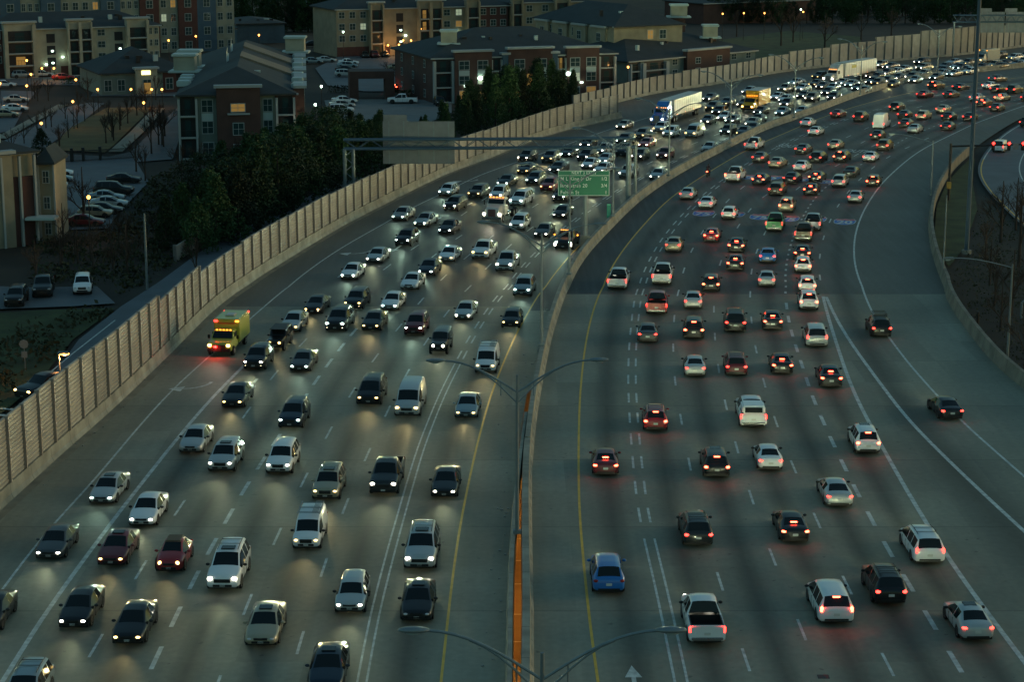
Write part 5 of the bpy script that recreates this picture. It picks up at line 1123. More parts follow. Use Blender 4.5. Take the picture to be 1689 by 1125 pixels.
# ---------------------------------------------------------------- parked and side street vehicles
def parked(px, py, ty, col, head, label, face='P', fl='', lod=1):
    P = GP(px, py, -.1); a = rad(head); o = vehicle(ty, col, P, a, face, fl, lod, label, 'parked cars' if face == 'P' else None); return o
P = GP(36, 664, -.1); s_ = Vector((.62, 1, 0)).normalized()
vehicle('pickup', 'k', P + s_ * 2.9, math.atan2(-s_.y, -s_.x), 'F', 'y', 0, 'black pickup with lit headlights on the side street behind the noise wall', None)
PK = [(205, 301, 'coupe', 'k', 0, 'dark coupe with a pale roofline, topmost of the car park row'), (188, 321, 'bigsuv', 'd', 0, 'long dark SUV second in the car park row'), (181, 341, 'sedan', 's', 0, 'silver sedan in the car park beside the lit lamp'), (176, 331, 'sedan', 'c', 0, 'pale sedan half hidden behind the silver sedan in the car park'),
 (158, 358, 'hatch', 't', 0, 'sedan lit orange by the car park lamp'), (140, 372, 'sedan', 'm', 0, 'low dark car at the near end of the lamp lit row'), (172, 352, 'sedan', 'd', 0, 'dark car parked behind the lamp lit hatchback'),
 (72, 483, 'pickup', 'd', -80, 'dark pickup facing the camera in the lower left car park'), (137, 480, 'suv', 'w', -80, 'white SUV facing the camera in the lower left car park'), (28, 500, 'suv', 'k', -85, 'black SUV nearest the camera in the lower left car park'),
 (93, 290, 'sedan', 'w', 10, 'white car end on behind the cream corner building, topmost of three'), (92, 300, 'sedan', 'c', 10, 'pale blue car, middle of three behind the cream corner building'), (86, 311, 'hatch', 's', 10, 'silver car, lowest of three behind the cream corner building'),
 (27, 168, 'sedan', 's', 5, 'silver car at the top of the far left parking bay'), (25, 183, 'sedan', 'w', 5, 'white car second in the far left parking bay'), (10, 193, 'sedan', 't', 5, 'tan car lower in the far left parking bay'), (8, 143, 'sedan', 'w', 0, 'white car by the far left street lamp'), (37, 128, 'suv', 'c', 20, 'pale SUV before the cream apartment entrance'), (70, 126, 'sedan', 's', 15, 'silver car parked before the cream apartment porch'), (105, 131, 'sedan', 'r', 10, 'dark red car between the lamps before the cream apartments'), (118, 122, 'suv', 'k', 10, 'black car before the cream apartment balconies'), (181, 121, 'pickup', 'w', 100, 'white pickup before the far right porch of the cream apartments'),
 (575, 106, 'sedan', 'w', 0, 'white car, topmost of the row behind the brick gate'), (573, 111, 'sedan', 'c', 0, 'pale car, second of the row behind the brick gate'), (571, 118, 'sedan', 'd', 0, 'dark car, third of the row behind the brick gate'), (570, 126, 'suv', 's', 0, 'silver SUV, lowest of the row behind the brick gate'),
 (568, 170, 'sedan', 'w', 10, 'white car at the top of the courtyard row'), (564, 177, 'sedan', 's', 10, 'silver car second in the courtyard row'), (562, 186, 'suv', 'w', 10, 'white SUV nearest in the courtyard row'), (664, 170, 'pickup', 'w', 180, 'white pickup parked side on in the courtyard'), (725, 173, 'suv', 'k', -80, 'black SUV parked by the dark apartment balconies'),
 (516, 104, 'sedan', 'c', 0, 'pale car beyond the brick wings on the street'), (538, 102, 'sedan', 's', 0, 'silver car farther along the street past the brick wings'), (602, 94, 'sedan', 'd', -80, 'dark car left under the orange porch lamps'), (618, 94, 'suv', 'm', -80, 'dark red car in the middle under the orange porch lamps'), (635, 93, 'sedan', 'd', -80, 'dark car right under the orange porch lamps'), (655, 115, 'sedan', 't', 0, 'tan car beside the tall bare tree past the gate')]
for a in PK: parked(*a, lod=1 if a[1] > 250 else 2)
P = GP(656, 148, -.1); vehicle('sedan', 'r', P, rad(70), 'R', 'b', 2, 'red lit car leaving the courtyard beside the brick gate', None)
P = GP(512, 76, -.1); vehicle('sedan', 'd', P, rad(200), 'F', '', 2, 'car with bright headlights behind the far brick wings', None)
P = GP(1645, 252, .01); s_ = Vector((.5, 1, 0)).normalized(); vehicle('smallvan', 'w', P + s_ * 2.3, math.atan2(s_.y, s_.x), 'R', '', 1, 'white van on the right hand ramp below the red signals', None)
# ---------------------------------------------------------------- apartment buildings
def siding(name, col, sc=6.0, amt=.10, vertical=False, brick=False):
    m = bpy.data.materials.new(name); m.use_nodes = True; nt = m.node_tree; N, L = nt.nodes, nt.links; b = N['Principled BSDF']; b.inputs['Roughness'].default_value = .85
    tc = N.new('ShaderNodeTexCoord'); w = N.new('ShaderNodeTexWave'); w.bands_direction = 'X' if vertical else 'Z'; w.inputs['Scale'].default_value = sc; w.wave_profile = 'SAW'
    n = N.new('ShaderNodeTexNoise'); n.inputs['Scale'].default_value = .5; n.inputs['Detail'].default_value = 6
    L.new(tc.outputs['Object'], w.inputs['Vector']); L.new(tc.outputs['Object'], n.inputs['Vector'])
    a = N.new('ShaderNodeMapRange'); a.inputs['To Min'].default_value = 1 - amt; a.inputs['To Max'].default_value = 1 + amt; L.new(w.outputs['Fac'], a.inputs['Value'])
    c = N.new('ShaderNodeMapRange'); c.inputs['From Min'].default_value = .3; c.inputs['From Max'].default_value = .7; c.inputs['To Min'].default_value = .82; c.inputs['To Max'].default_value = 1.15; L.new(n.outputs['Fac'], c.inputs['Value'])
    q = N.new('ShaderNodeMath'); q.operation = 'MULTIPLY'; L.new(a.outputs[0], q.inputs[0]); L.new(c.outputs[0], q.inputs[1])
    mx = N.new('ShaderNodeMix'); mx.data_type = 'RGBA'; mx.blend_type = 'MULTIPLY'; mx.inputs['Factor'].default_value = 1; mx.inputs['A'].default_value = (*col, 1)
    L.new(q.outputs[0], mx.inputs['B']); L.new(mx.outputs['Result'], b.inputs['Base Color']); MATS[name] = m; return m
S_cream = siding('cream_siding', (.26, .235, .16), 3.0, .08, True); S_cream2 = siding('pale_cream_siding', (.36, .34, .25)); S_brick = siding('red_brick', (.085, .035, .028), 5, .12)
S_dbrick = siding('dark_brick', (.085, .045, .035), 5, .12); S_blue = siding('slate_blue_siding', (.05, .10, .14), 4, .1); S_grey = siding('grey_green_siding', (.16, .20, .17), 4, .1)
S_beige = siding('beige_siding', (.24, .25, .19), 4, .1); S_tan = siding('tan_roof_plane', (.17, .15, .11), 3, .06); S_roof = siding('dark_shingle_roof', (.03, .04, .042), 5, .12)
M_trim = mat('white_trim', (.33, .36, .34), .6); M_recess_shade = mat('painted_recess_shade', (.012, .013, .014), .6)  # near-black colour stands for the shade inside uncarved recesses
M_wg = mat('house_window_glass', (.03, .06, .06), .12); M_wlit = mat('lit_window_warm', (.5, .3, .1), .5, emit=(1, .50, .10), es=.07); M_wlit2 = mat('lit_window_pale', (.5, .5, .4), .5, emit=(.8, .95, .6), es=.12)
M_copper = mat('pale_green_trim', (.42, .50, .47), .5)
def rotm(u): return Matrix.Rotation(math.atan2(u.y, u.x), 4, 'Z')
class Face:
    def __init__(s, root, o, u, L_, h, fl): s.root, s.o, s.u, s.L, s.h, s.fl = root, Vector(o), Vector(u), L_, h, fl; s.n = Vector((s.u.y, -s.u.x, 0)); s.rz = math.atan2(s.u.y, s.u.x); s.fh = h / fl
    def box(s, name, a0, a1, z0, z1, d0, d1, m, parent=None, bev=0):
        c = s.o + s.u * ((a0 + a1) / 2) + s.n * ((d0 + d1) / 2); c.z += (z0 + z1) / 2
        return MB().box(c, (a1 - a0, d1 - d0, z1 - z0), rz=s.rz, bev=bev).build(name, m, parent or s.root)
    def window(s, a, z, w, h, d, lit=0, mul=True):
        f = s.box('window', a - w / 2 - .12, a + w / 2 + .12, z - .12, z + h + .12, d, d + .06, M_trim)
        s.box('pane', a - w / 2, a + w / 2, z, z + h, d + .02, d + .075, (M_wg, M_wlit, M_wlit2)[lit], f)
        mb = MB()
        if mul:
            c = s.o + s.u * a + s.n * (d + .08); c.z += z + h / 2
            mb.box(c, (.07, .03, h), rz=s.rz).box(c + s.n * .003, (w, .03, .06), rz=s.rz); mb.build('mullion', M_trim, f)
        return f
    def section(s, f0, f1, m, out, extra, kind, lits=''):
        a0, a1 = f0 * s.L, f1 * s.L; H_ = s.h + extra
        if out > 0: s.box('bay', a0, a1, 0, H_, -.2, out, m)
        else: s.box('cladding', a0 + .02, a1 - .02, 0.02, H_ - .02, 0, .03, m); out = .03
        if extra > 0: s.box('cornice', a0 - .35, a1 + .35, H_ - .05, H_ + .35, -.2, out + .4, M_trim)
        W_ = a1 - a0
        if kind[0] == 'w':
            n = int(kind[1:])
            for k in range(n):
                for fl in range(s.fl):
                    lit = 0
                    if str(fl) + str(k) in lits.split(): lit = 1
                    if str(fl) + str(k) + 'p' in lits.split(): lit = 2
                    s.window(a0 + W_ * (k + .5) / n, fl * s.fh + .9, min(1.5, W_ / n * .5), s.fh * .5, out, lit)
        if kind[0] == 'B':
            n = int(kind[1]); w = W_ / n
            for k in range(n):
                b0, b1 = a0 + w * k + w * .14, a0 + w * (k + 1) - w * .14
                for fl in range(s.fl):
                    z0 = fl * s.fh + .25; bal = s.box('balcony', b0, b1, z0 + .1, z0 + s.fh - .35, out, out + .05, M_recess_shade)  # flat dark panel: the balcony recess's shade is painted, not hollowed
                    s.box('balcony_slab', b0 - .2, b1 + .2, z0 - .14, z0 + .1, out, out + .7, M_trim, bal)
                    lit = str(fl) + str(k) in lits.split()
                    s.box('balcony_door', b0 + (b1 - b0) * .3, b1 - (b1 - b0) * .3, z0 + .12, z0 + s.fh - .7, out + .02, out + .08, M_wlit if lit else M_wg, bal)
                    mb = MB()
                    for q in range(9):
                        c = s.o + s.u * (b0 + (b1 - b0) * q / 8) + s.n * (out + .62); c.z += z0 + .6; mb.box(c, (.04, .04, 1.0), rz=s.rz)
                    c = s.o + s.u * ((b0 + b1) / 2) + s.n * (out + .62); c.z += z0 + 1.1; mb.box(c, (b1 - b0, .06, .06), rz=s.rz); mb.build('railing', M_black, bal)
            for k in range(n + 1):
                c = a0 + w * k; s.box('pilaster', max(a0 + .02, c - w * .12), min(a1 - .02, c + w * .12), 0, H_ - .4, out, out + .75, m if kind[-1] != 't' else M_trim)
        if kind[0] == 'v':   # tall window pairs with a pale panel between
            n = int(kind[1:])
            for k in range(n):
                a = a0 + W_ * (k + .5) / n; w = min(1.9, W_ / n * .55)
                for fl in range(s.fl):
                    l_ = 2 if str(fl) + str(k) + 'p' in lits.split() else (1 if str(fl) + str(k) in lits.split() else 0)
                    s.window(a, fl * s.fh + .8, w, s.fh * .55, out, l_)
                if s.fl > 2: s.box('window_panel', a - w / 2 - .1, a + w / 2 + .1, 1.55 * s.fh + .45, 2 * s.fh + .6, out, out + .05, M_copper)
        if kind[0] == 's':   # stair openings as flat near-black panels, shade put into the colour, with lamps
            for fl in range(1, s.fl):
                a = (a0 + a1) / 2; b = s.box('stair_shade_panel', a - .9, a + .9, fl * s.fh - .3, fl * s.fh + s.fh * .62, out, out + .06, M_recess_shade)
                if str(fl) in lits.split(): s.box('stair_lamp', a, a + .45, fl * s.fh + .3, fl * s.fh + .62, out + .05, out + .2, M_mercury, b)
def hip_roof(name, base, z, rise, over, m, parent, ridge=.35):
    """base: four corners in order front left, front right, back right, back left"""
    c = sum((Vector(p) for p in base), Vector()) / 4; P = []
    for p in base:
        d = (Vector(p) - c); P.append(Vector(p) + d.normalized() * over * 1.3)
    a = (P[0] + P[3]) / 2; b = (P[1] + P[2]) / 2; e = (P[0] + P[1]) / 2; f_ = (P[2] + P[3]) / 2
    if (b - a).length >= (f_ - e).length: k = min(.45, (f_ - e).length / 2 / (b - a).length); r0, r1 = a + (b - a) * k, b + (a - b) * k; faces = [[0, 1, 5, 4], [1, 2, 5], [2, 3, 4, 5], [3, 0, 4]]
    else: k = min(.45, (b - a).length / 2 / (f_ - e).length); r0, r1 = e + (f_ - e) * k, f_ + (e - f_) * k; faces = [[0, 1, 4], [1, 2, 5, 4], [2, 3, 5], [3, 0, 4, 5]]
    v = [Vector((p.x, p.y, z)) for p in P] + [Vector((r0.x, r0.y, z + rise)), Vector((r1.x, r1.y, z + rise))]
    v += [Vector((p.x, p.y, z - .25)) for p in P]; faces = faces + [[6, 7, 1, 0], [7, 8, 2, 1], [8, 9, 3, 2], [9, 6, 0, 3], [9, 8, 7, 6]]
    return mk(name, v, faces, m, parent)
def apartment(label, pa, pb, dep, h, fl, m, secs, rise=3.2, name='apartment_building', back=None, ridge=.35, roofm=None, skew=None):
    A, B = GP(*pa, gz + .02), GP(*pb, gz + .02); u = (B - A).normalized(); L_ = (B - A).length; n = Vector((u.y, -u.x, 0))
    sk = Vector(skew) if skew else -n
    root = empty(name, A, 0, label, 'building'); D = sk * dep; base = [Vector((0, 0, 0)), u * L_, u * L_ + D, D]
    v = base + [p + Vector((0, 0, h)) for p in base]
    mk('wall', v, [[0, 1, 5, 4], [1, 2, 6, 5], [2, 3, 7, 6], [3, 0, 4, 7], [4, 5, 6, 7]], m, root)
    hip_roof('roof', base, h + .27, rise, .7, roofm or S_roof, root)
    F0 = Face(root, base[0], u, L_, h, fl)
    for s in secs: F0.section(*s)
    F0.box('eave_trim', -.5, L_ + .5, h - .02, h + .24, .02, .62, M_trim)
    rv = random.Random(int(L_ * 10))
    if dep > 12:
        for k in range(5):
            q = base[0] + u * (L_ * rv.uniform(.15, .85)) + D * rv.uniform(.12, .34); zz = h + rise * .62
            MB().box((q.x, q.y, zz), (rv.uniform(.5, 1.0), .6, rv.uniform(.9, 1.5)), rz=F0.rz).build('roof_vent', M_copper if k % 2 else M_black, root)
    Fr = Face(root, base[1], D.normalized(), D.length, h, fl)
    if name == 'apartment_building' and skew is None and D.length > 12:
        for k in range(3):
            for f_ in range(fl): Fr.window(D.length * (.2 + .3 * k), f_ * h / fl + .9, 1.1, h / fl * .48, .02, 0)
        Fl = Face(root, base[3], -D.normalized(), D.length, h, fl)
        if A.x > 0 or pa[0] > 600:
            for k in range(3):
                for f_ in range(fl): Fl.window(D.length * (.2 + .3 * k), f_ * h / fl + .9, 1.1, h / fl * .48, .02, 0)
    return root, base, u, L_
def cupola(root, c, z, w=3.2, h=2.4):
    cp = MB().box((c.x, c.y, z + h / 2), (w, w * .8, h)).build('cupola', S_cream2, root)
    MB().box((c.x, c.y, z + .1), (w * 1.5, w * 1.25, .35), bev=.08).build('cupola_base', M_copper, cp); MB().box((c.x, c.y, z + h + .15), (w * 1.18, w, .45), bev=.1).build('cupola_cap', M_copper, cp)
    MB().box((c.x, c.y, z - 1.6), (w * .8, w * .7, 3.2)).build('cupola_shaft', S_dbrick, cp)
def lamp_spot(root, F0, a, z, d, m=M_mercury): F0.box('wall_lamp', a - .22, a + .22, z, z + .3, d, d + .35, m)
# long multicoloured block along the top left
secs = []
cols = [(S_brick, 'w1'), (S_blue, 'w1'), (S_beige, 'w3'), (S_blue, 'w1'), (S_beige, 'w2'), (S_beige, 'w2'), (S_blue, 'w1'), (S_beige, 'w3'), (S_brick, 'w1'), (S_beige, 'w2'), (S_brick, 'w1'), (S_blue, 'w1'), (S_beige, 'w2')]
for k, (m, q) in enumerate(cols): secs.append((k / 13, (k + 1) / 13, m, .5 if m is not S_beige else 0, 0, q, '20p 31' if k in (5, 9) else ''))
r6, b6, u6, L6 = apartment('long many storeyed block in beige, slate blue and brick along the top left edge', (-30, 98), (388, 82), 18, 17, 5, S_beige, secs)
# cream block, left middle distance
secs = [(0, .10, S_brick, 0, 0, 'w2', '10'), (.10, .28, S_cream2, 1.0, 1.6, 'B1', '10'), (.28, .46, S_cream2, 0, 0, 's', '1 2'), (.46, .60, S_cream2, 1.0, 1.8, 'B2', ''), (.60, .72, S_cream2, 0, 0, 'w1', ''), (.72, .80, S_cream2, 0, 0, 's', '1 2'), (.80, .93, S_cream2, 1.0, 1.8, 'B1', ''), (.93, 1.0, S_cream2, 0, 0, 'w2', '')]
rb, bb, ub, Lb = apartment('cream apartment block with stacked balconies and lit stair openings at the left', (-22, 131), (265, 119), 16, Zat(GP(120, 125).y, 46), 4, S_cream2, secs, 3.0)
Fb = Face(rb, bb[0], ub, Lb, 9, 4)
for a0, a1 in ((0, .12), (.30, .36), (.42, .47), (.60, .66), (.76, .80), (.93, 1.0)): Fb.box('brick_base', a0 * Lb, a1 * Lb, 0, 2.3, 0, .35, S_brick)
for a in (.335, .43, .735): lamp_spot(rb, Fb, a * Lb, 2.6 if a != .43 else 4.1, .4)
# cream block, top centre
secs = [(0, .06, S_cream, 0, 0, 'w1', ''), (.06, .18, S_cream, 0, 0, 'w2', '21p'), (.18, .26, S_cream, 1, 1.6, 'B1', ''), (.26, .46, S_cream, 0, 0, 's', '1 2'), (.46, .60, S_cream, 1, 1.8, 'B2', '30 20'), (.60, .74, S_cream, 0, 0, 'w2', '31p 21'), (.74, .82, S_cream, 1, 1.8, 'B1', ''), (.82, 1.0, S_brick, 0, 0, 'w3', '')]
rc, bc, uc, Lc = apartment('cream and brick apartment block with orange lit entrance at the top centre', (556, 94), (838, 84), 18, Zat(GP(680, 90).y, 13), 4, S_cream, secs, 3.2)
Fc = Face(rc, bc[0], uc, Lc, 9, 4); Fc.box('brick_base', 0, Lc * .30, 0, 2.4, 0, .3, S_brick); lamp_spot(rc, Fc, Lc * .39, 4.6, .3); lamp_spot(rc, Fc, Lc * .70, 5.0, .3)
apartment('plain cream wing with dark balcony stacks right of the top centre block', (842, 84), (968, 80), 18, Zat(GP(900, 82).y, 3), 4, S_cream, [(0, .14, S_cream, .8, 1.2, 'B1', ''), (.14, .55, S_cream, 0, 0, 'w2', '21'), (.55, .75, S_cream, .8, 1.2, 'B1', ''), (.75, 1, S_cream, 0, 0, 'w1', '')], 3)
rt, bt, ut, Lt_ = apartment('tall cream wing on a brick base below the hip roof at top right centre', (1012, 128), (1124, 122), 34, Zat(GP(1060, 125).y, 42), 3, S_cream, [(0, .5, S_brick, .3, -4.5, 'x', ''), (.45, .6, S_cream, 0, 0, 'w1', '20'), (.62, .8, S_cream, 0, 0, 'w1', ''), (.8, 1, S_cream, 0, 0, 'x', '')], 4.0)
cupola(rt, Vector((ut * Lt_ * 1.02).to_tuple()) + Vector((0, 14, 0)), 11.5, 3.6, 2.6)
Ft = Face(rt, bt[3], (bt[0] - bt[3]).normalized(), 34, 10, 3)
for k in range(4): Ft.section(.04 + k * .24, .20 + k * .24, S_cream, .6, .5, 'w1', '')
# dark brick block behind the cypresses
secs = [(0, .11, S_dbrick, 0, 0, 'B1t', ''), (.11, .31, S_dbrick, 1.0, 1.3, 'v2', '01 11p 00'), (.31, .37, S_dbrick, 0, 0, 'B1t', ''), (.37, .40, S_blue, .9, .6, 'x', ''), (.40, .64, S_dbrick, 1.0, 1.6, 'v2', '00'), (.64, .67, S_blue, .9, .6, 'x', ''), (.67, .72, S_dbrick, 0, 0, 'B1t', '20'), (.72, .90, S_dbrick, 1.0, 1.5, 'v2', '10p 01'), (.90, 1.0, S_dbrick, 0, 0, 'B1t', '')]
rd, bd, ud, Ld = apartment('dark brick three storey block with a broad hip roof behind the dark cypresses', (714, 171), (1014, 160), 26, Zat(GP(860, 165).y, 92), 3, S_dbrick, secs, 4.6)
Fd = Face(rd, bd[0], ud, Ld, 9, 3)
for a in (.165, .80): lamp_spot(rd, Fd, a * Ld, 3.1, 1.0); 
for a, z in ((.245, 4.7), (.725, 5.0)): MB().ell(bd[0] + ud * (a * Ld) + Fd.n * 1.25 + Vector((0, 0, z)), (.5, .3, .38)).build('globe_lamp', M_mercury, rd, 60)
Fd.box('lit_door', Ld * .50, Ld * .53, 3.0, 5.2, 1.0, 1.06, M_wlit)
cupola(rd, ud * 3.0 + Vector((0, 8, 0)), 10.6, 3.0, 2.4)
re_, be, ue, Le = apartment('dark blue grey block with a hip roof and cupola just behind the far wall', (1036, 138), (1245, 117), 24, Zat(GP(1100, 130).y, 95), 2, S_grey, [(0, .08, S_dbrick, 0, 0, 'B1t', ''), (.08, .28, S_grey, .4, .0, 'B1t', ''), (.28, .42, S_grey, 0, 0, 'w1', ''), (.42, .76, S_dbrick, 1.0, 1.4, 'w2', '20'), (.76, 1, S_grey, 0, 0, 'w2', '')], 4.0)
cupola(re_, ue * (Le * .66) + Vector((0, 10, 0)), 7.4, 3.2, 2.6)
# long roofed block, left centre (three gabled storeys, brick middle bay)
A = GP(296, 262, gz); sk = Vector((-8.0, 77, 0)).normalized()
secs = [(0, .17, S_grey, .2, 0, 'B1t', ''), (.17, .33, S_grey, 0, 0, 'v1', ''), (.33, .70, S_dbrick, .9, 1.3, 'x', ''), (.70, .83, S_beige, 0, 0, 'v1', ''), (.83, 1.0, S_dbrick, .2, 0, 'B1t', '')]
rf, bf_, uf, Lf = apartment('long grey green and dark brick block with tan roof dormers and pale cupolas, left centre', (296, 264), (489, 260), 70, 9.6, 3, S_dbrick, secs, 3.4, skew=sk)
Ff = Face(rf, bf_[0], uf, Lf, 9.6, 3)
Ff.window(Lf * .51, 7.3, 2.0, 1.1, .9, 1); Ff.box('window_ledge', Lf * .42, Lf * .61, 6.8, 7.05, .9, 1.3, M_trim); Ff.window(Lf * .51, 3.8, 1.5, 1.7, .9, 0); Ff.window(Lf * .51, .7, 1.5, 1.6, .9, 0)
Fs = Face(rf, bf_[1], (bf_[2] - bf_[1]).normalized(), 70, 9.6, 3)
for k in range(5): Fs.section(.03 + k * .19, .13 + k * .19, S_dbrick, 1.4, .8, 'w1', '00' if k == 0 else '')
for k in range(4): Fs.section(.135 + k * .19, .215 + k * .19, S_beige, .4, 0, 'w1', '')
MB().box(bf_[1] + Fs.n * .8 + Fs.u * .8 + Vector((0, 0, 3.3)), (.35, .35, .35)).build('corner_lamp', M_mercury, rf); soft_light('corner_light', bf_[1] + Vector((.9, -1.8, 3.9)), 110, (1, .85, .6), rf, .1)
for dep, sgn in ((24, 1), (44, 1)):   # tan sloping roof planes with dark fronts
    c = bf_[0] + uf * (Lf * .50) + sk * dep; P0 = c + Vector((0, 0, 13.6)); e1 = c + uf * (Lf * .52) + Vector((0, 0, 10.2)); d_ = sk * 9
    v = [P0, e1, e1 + d_, P0 + d_, c + Vector((0, 0, 9.9)), e1 - Vector((0, 0, .4)), e1 + d_ - Vector((0, 0, .4)), c + d_ + Vector((0, 0, 9.9))]
    mk('roof_dormer', v, [[0, 1, 2, 3], [0, 4, 5, 1], [3, 2, 6, 7], [0, 3, 7, 4]], S_tan, rf)
    q = c - uf * 2.2; MB().add([q + Vector((0, 0, 11.2)), q + uf * .25 + Vector((0, 0, 11.2)), q + uf * .25 + sk * 5 + Vector((0, 0, 13.6)), q + sk * 5 + Vector((0, 0, 13.6)), q + Vector((0, 0, 13.4)), q + sk * 5 + Vector((0, 0, 14.9))], [[0, 1, 2, 3], [0, 3, 5, 4]]).build('roof_screen', M_copper, rf)
for dep, f_ in ((30, -.02), (38, .0), (66, 1.0)): cupola(rf, bf_[0] + uf * (Lf * f_) + sk * dep, 10.6, 3.4, 2.6)
for k in range(3): MB().box(bf_[0] + sk * (10 + k * 5) + uf * .5 + Vector((0, 0, 10.6)), (2.0, 2.2, .9), bev=.1).build('roof_unit', M_copper, rf)
for k in range(7): MB().box(bf_[1] + sk * (6 + k * 9) + Vector((.4, 0, 10.3)), (1.8, 1.8, 1.0), bev=.1).build('roof_unit', M_copper, rf)
# cream corner building at the left edge
sk = Vector((-.55, 1, 0)).normalized()
secs = [(0, .40, S_cream, 0, 0, 'w2', ''), (.40, .62, S_brick, .3, -2.0, 'x', ''), (.62, .80, S_cream, .5, .2, 'x', ''), (.80, 1.0, S_brick, .3, -2.6, 'x', '')]
rg, bg_, ug, Lg = apartment('cream corner building with brick strips and a dark gabled roof at the left edge', (-130, 425), (62, 402), 14, 10.6, 3, S_cream, secs, 2.4)
Fg = Face(rg, bg_[0], ug, Lg, 10.6, 3)
for a in (.42, .56, .70, .86, .99): Fg.box('corner_board', a * Lg - .12, a * Lg + .12, 0, 10.4, .3, .72, M_trim)
o1 = bg_[1] + Vector((0, 2.5, 0)); MB().box(o1 + Vector((1.0, 2.0, 4.5)), (2.0, 6, 9.0)).build('side_wing', S_cream, rg); hip_roof('wing_roof', [o1 + Vector((0, -1, 0)), o1 + Vector((2.0, -1, 0)), o1 + Vector((2.0, 5, 0)), o1 + Vector((0, 5, 0))], 9.3, 1.6, .5, S_roof, rg)
MB().box(bg_[1] + Vector((.9, -1.0, 3.2)), (3.4, 2.4, .3), bev=.05).build('porch_roof', M_copper, rg)
Fw = Face(rg, o1 + Vector((0, -1, 0)), (1, 0, 0), 2.0, 9, 3)
for fl_ in range(3): Fw.window(1.0, fl_ * 3 + .9, .6, 1.3, .02, 0)
Fw.box('corner_board', 0, .25, 0, 9, 0, .12, M_trim); Fw.box('corner_board', 1.8, 2.0, 0, 9, 0, .12, M_trim)
# clubhouse with hip roof, brick gate, small pale shop
rh, bh, uh, Lh = apartment('low clubhouse with a wide hip roof and a lit porch gable facing the lawn', (168, 158), (312, 152), 20, 4.2, 1, S_grey, [(0, .3, S_grey, 0, 0, 'w2', ''), (.38, .62, S_cream2, 1.5, .9, 'w1', ''), (.7, 1, S_brick, 0, 0, 'w2', '')], 4.2, 'clubhouse')
Fh = Face(rh, bh[0], uh, Lh, 4.2, 1); Fh.box('lit_sign', Lh * .44, Lh * .54, 4.0, 4.8, 1.5, 1.58, mat('lit_yellow_sign', (.5, .4, .1), .5, emit=(1, .85, .3), es=1.6)); Fh.box('lit_door', Lh * .46, Lh * .54, .2, 2.4, 1.55, 1.62, M_wlit)
A, B = GP(577, 166, gz), GP(651, 165, gz); t = empty('brick_gateway', A, 0, 'dark brick gateway with a square opening above the courtyard', 'gateway'); Lg_ = (B - A).length; Fq = Face(t, (0, 0, 0), (B - A).normalized(), Lg_, 5.4, 1)
Fq.box('gate_pier', 0, Lg_ * .2, 0, 4.2, -6, 0, S_dbrick); Fq.box('gate_pier', Lg_ * .8, Lg_, 0, 4.2, -6, 0, S_dbrick); Fq.box('gate_lintel', 0, Lg_, 4.2, 5.6, -6, .0, S_dbrick)
r, b_, u_, l_ = apartment('small pale shop front with an oval sign on the street at the back', (344, 78), (388, 76), 8, 4.4, 1, M_trim, [(.2, .9, M_trim, 0, 0, 'x', '')], 1.0, 'shop')
Fx = Face(r, b_[0], u_, l_, 4.4, 1); Fx.box('shop_window', l_ * .45, l_ * .9, .8, 2.4, .03, .1, M_wg); MB().ell(b_[0] + u_ * (l_ * .66) + Fx.n * .1 + Vector((0, 0, 3.4)), (1.7, .12, .55), seg=16).build('oval_sign', M_sblue, r, 60)
r, b_, u_, l_ = apartment('low dark blue industrial shed behind the cupolas at the top', (392, 72), (470, 70), 20, 5, 1, S_blue, [(0, 1, S_blue, 0, 0, 'x', '')], 1.0, 'shed')
r, b_, u_, l_ = apartment('low brick building with orange street lamps at the far top right centre', (1160, 40), (1345, 32), 20, 6, 2, S_brick, [(0, 1, S_dbrick, 0, 0, 'x', '')], 1.0, 'brick_building')
r, b_, u_, l_ = apartment('dim far off brick block between the top centre trees and the left block', (470, 40), (556, 40), 16, 8, 2, S_dbrick, [(0, 1, S_dbrick, 0, 0, 'w4', '')], 1.2, 'brick_building')
# low wall pieces left of the side street, fence by the gate
A = GP(292, 434, gz)
pts = [(290, 432), (312, 418), (330, 406), (350, 392), (372, 380)]; t = empty('low_wall', GP(*pts[0], gz), 0, 'short pale stepped wall by the trees behind the noise wall', 'wall'); P0 = GP(*pts[0], gz)
for k in range(4):
    a, b = GP(*pts[k], gz) - P0, GP(*pts[k + 1], gz) - P0; Fz = Face(t, a, (b - a).normalized(), (b - a).length, 2.2, 1); Fz.box('wall_panel', 0, Fz.L, 0, 1.7 + .25 * k, -.2, 0, M_panel); Fz.box('wall_post', -.12, .18, 0, 1.9 + .25 * k, -.25, .06, M_cpost)
t = empty('metal_fence', GP(92, 270, gz), 0, 'dark metal fence with a gate at the foot of the lawn', 'fence'); P0 = GP(92, 270, gz); P1 = GP(225, 262, gz) - P0; mb = MB()
for k in range(90): mb.box(P1 * (k / 90) + Vector((0, 0, .9)), (.05, .05, 1.8))
mb.build('fence_bars', M_black, t); MB().cyl(Vector((0, 0, 1.7)), P1 + Vector((0, 0, 1.7)), .04).cyl(Vector((0, 0, .3)), P1 + Vector((0, 0, .3)), .04).build('fence_rails', M_black, t)
for k in (.2, .34, .55): MB().box(P1 * k + Vector((0, 0, 1.1)), (.4, .4, 2.2)).build('gate_post', M_black, t)
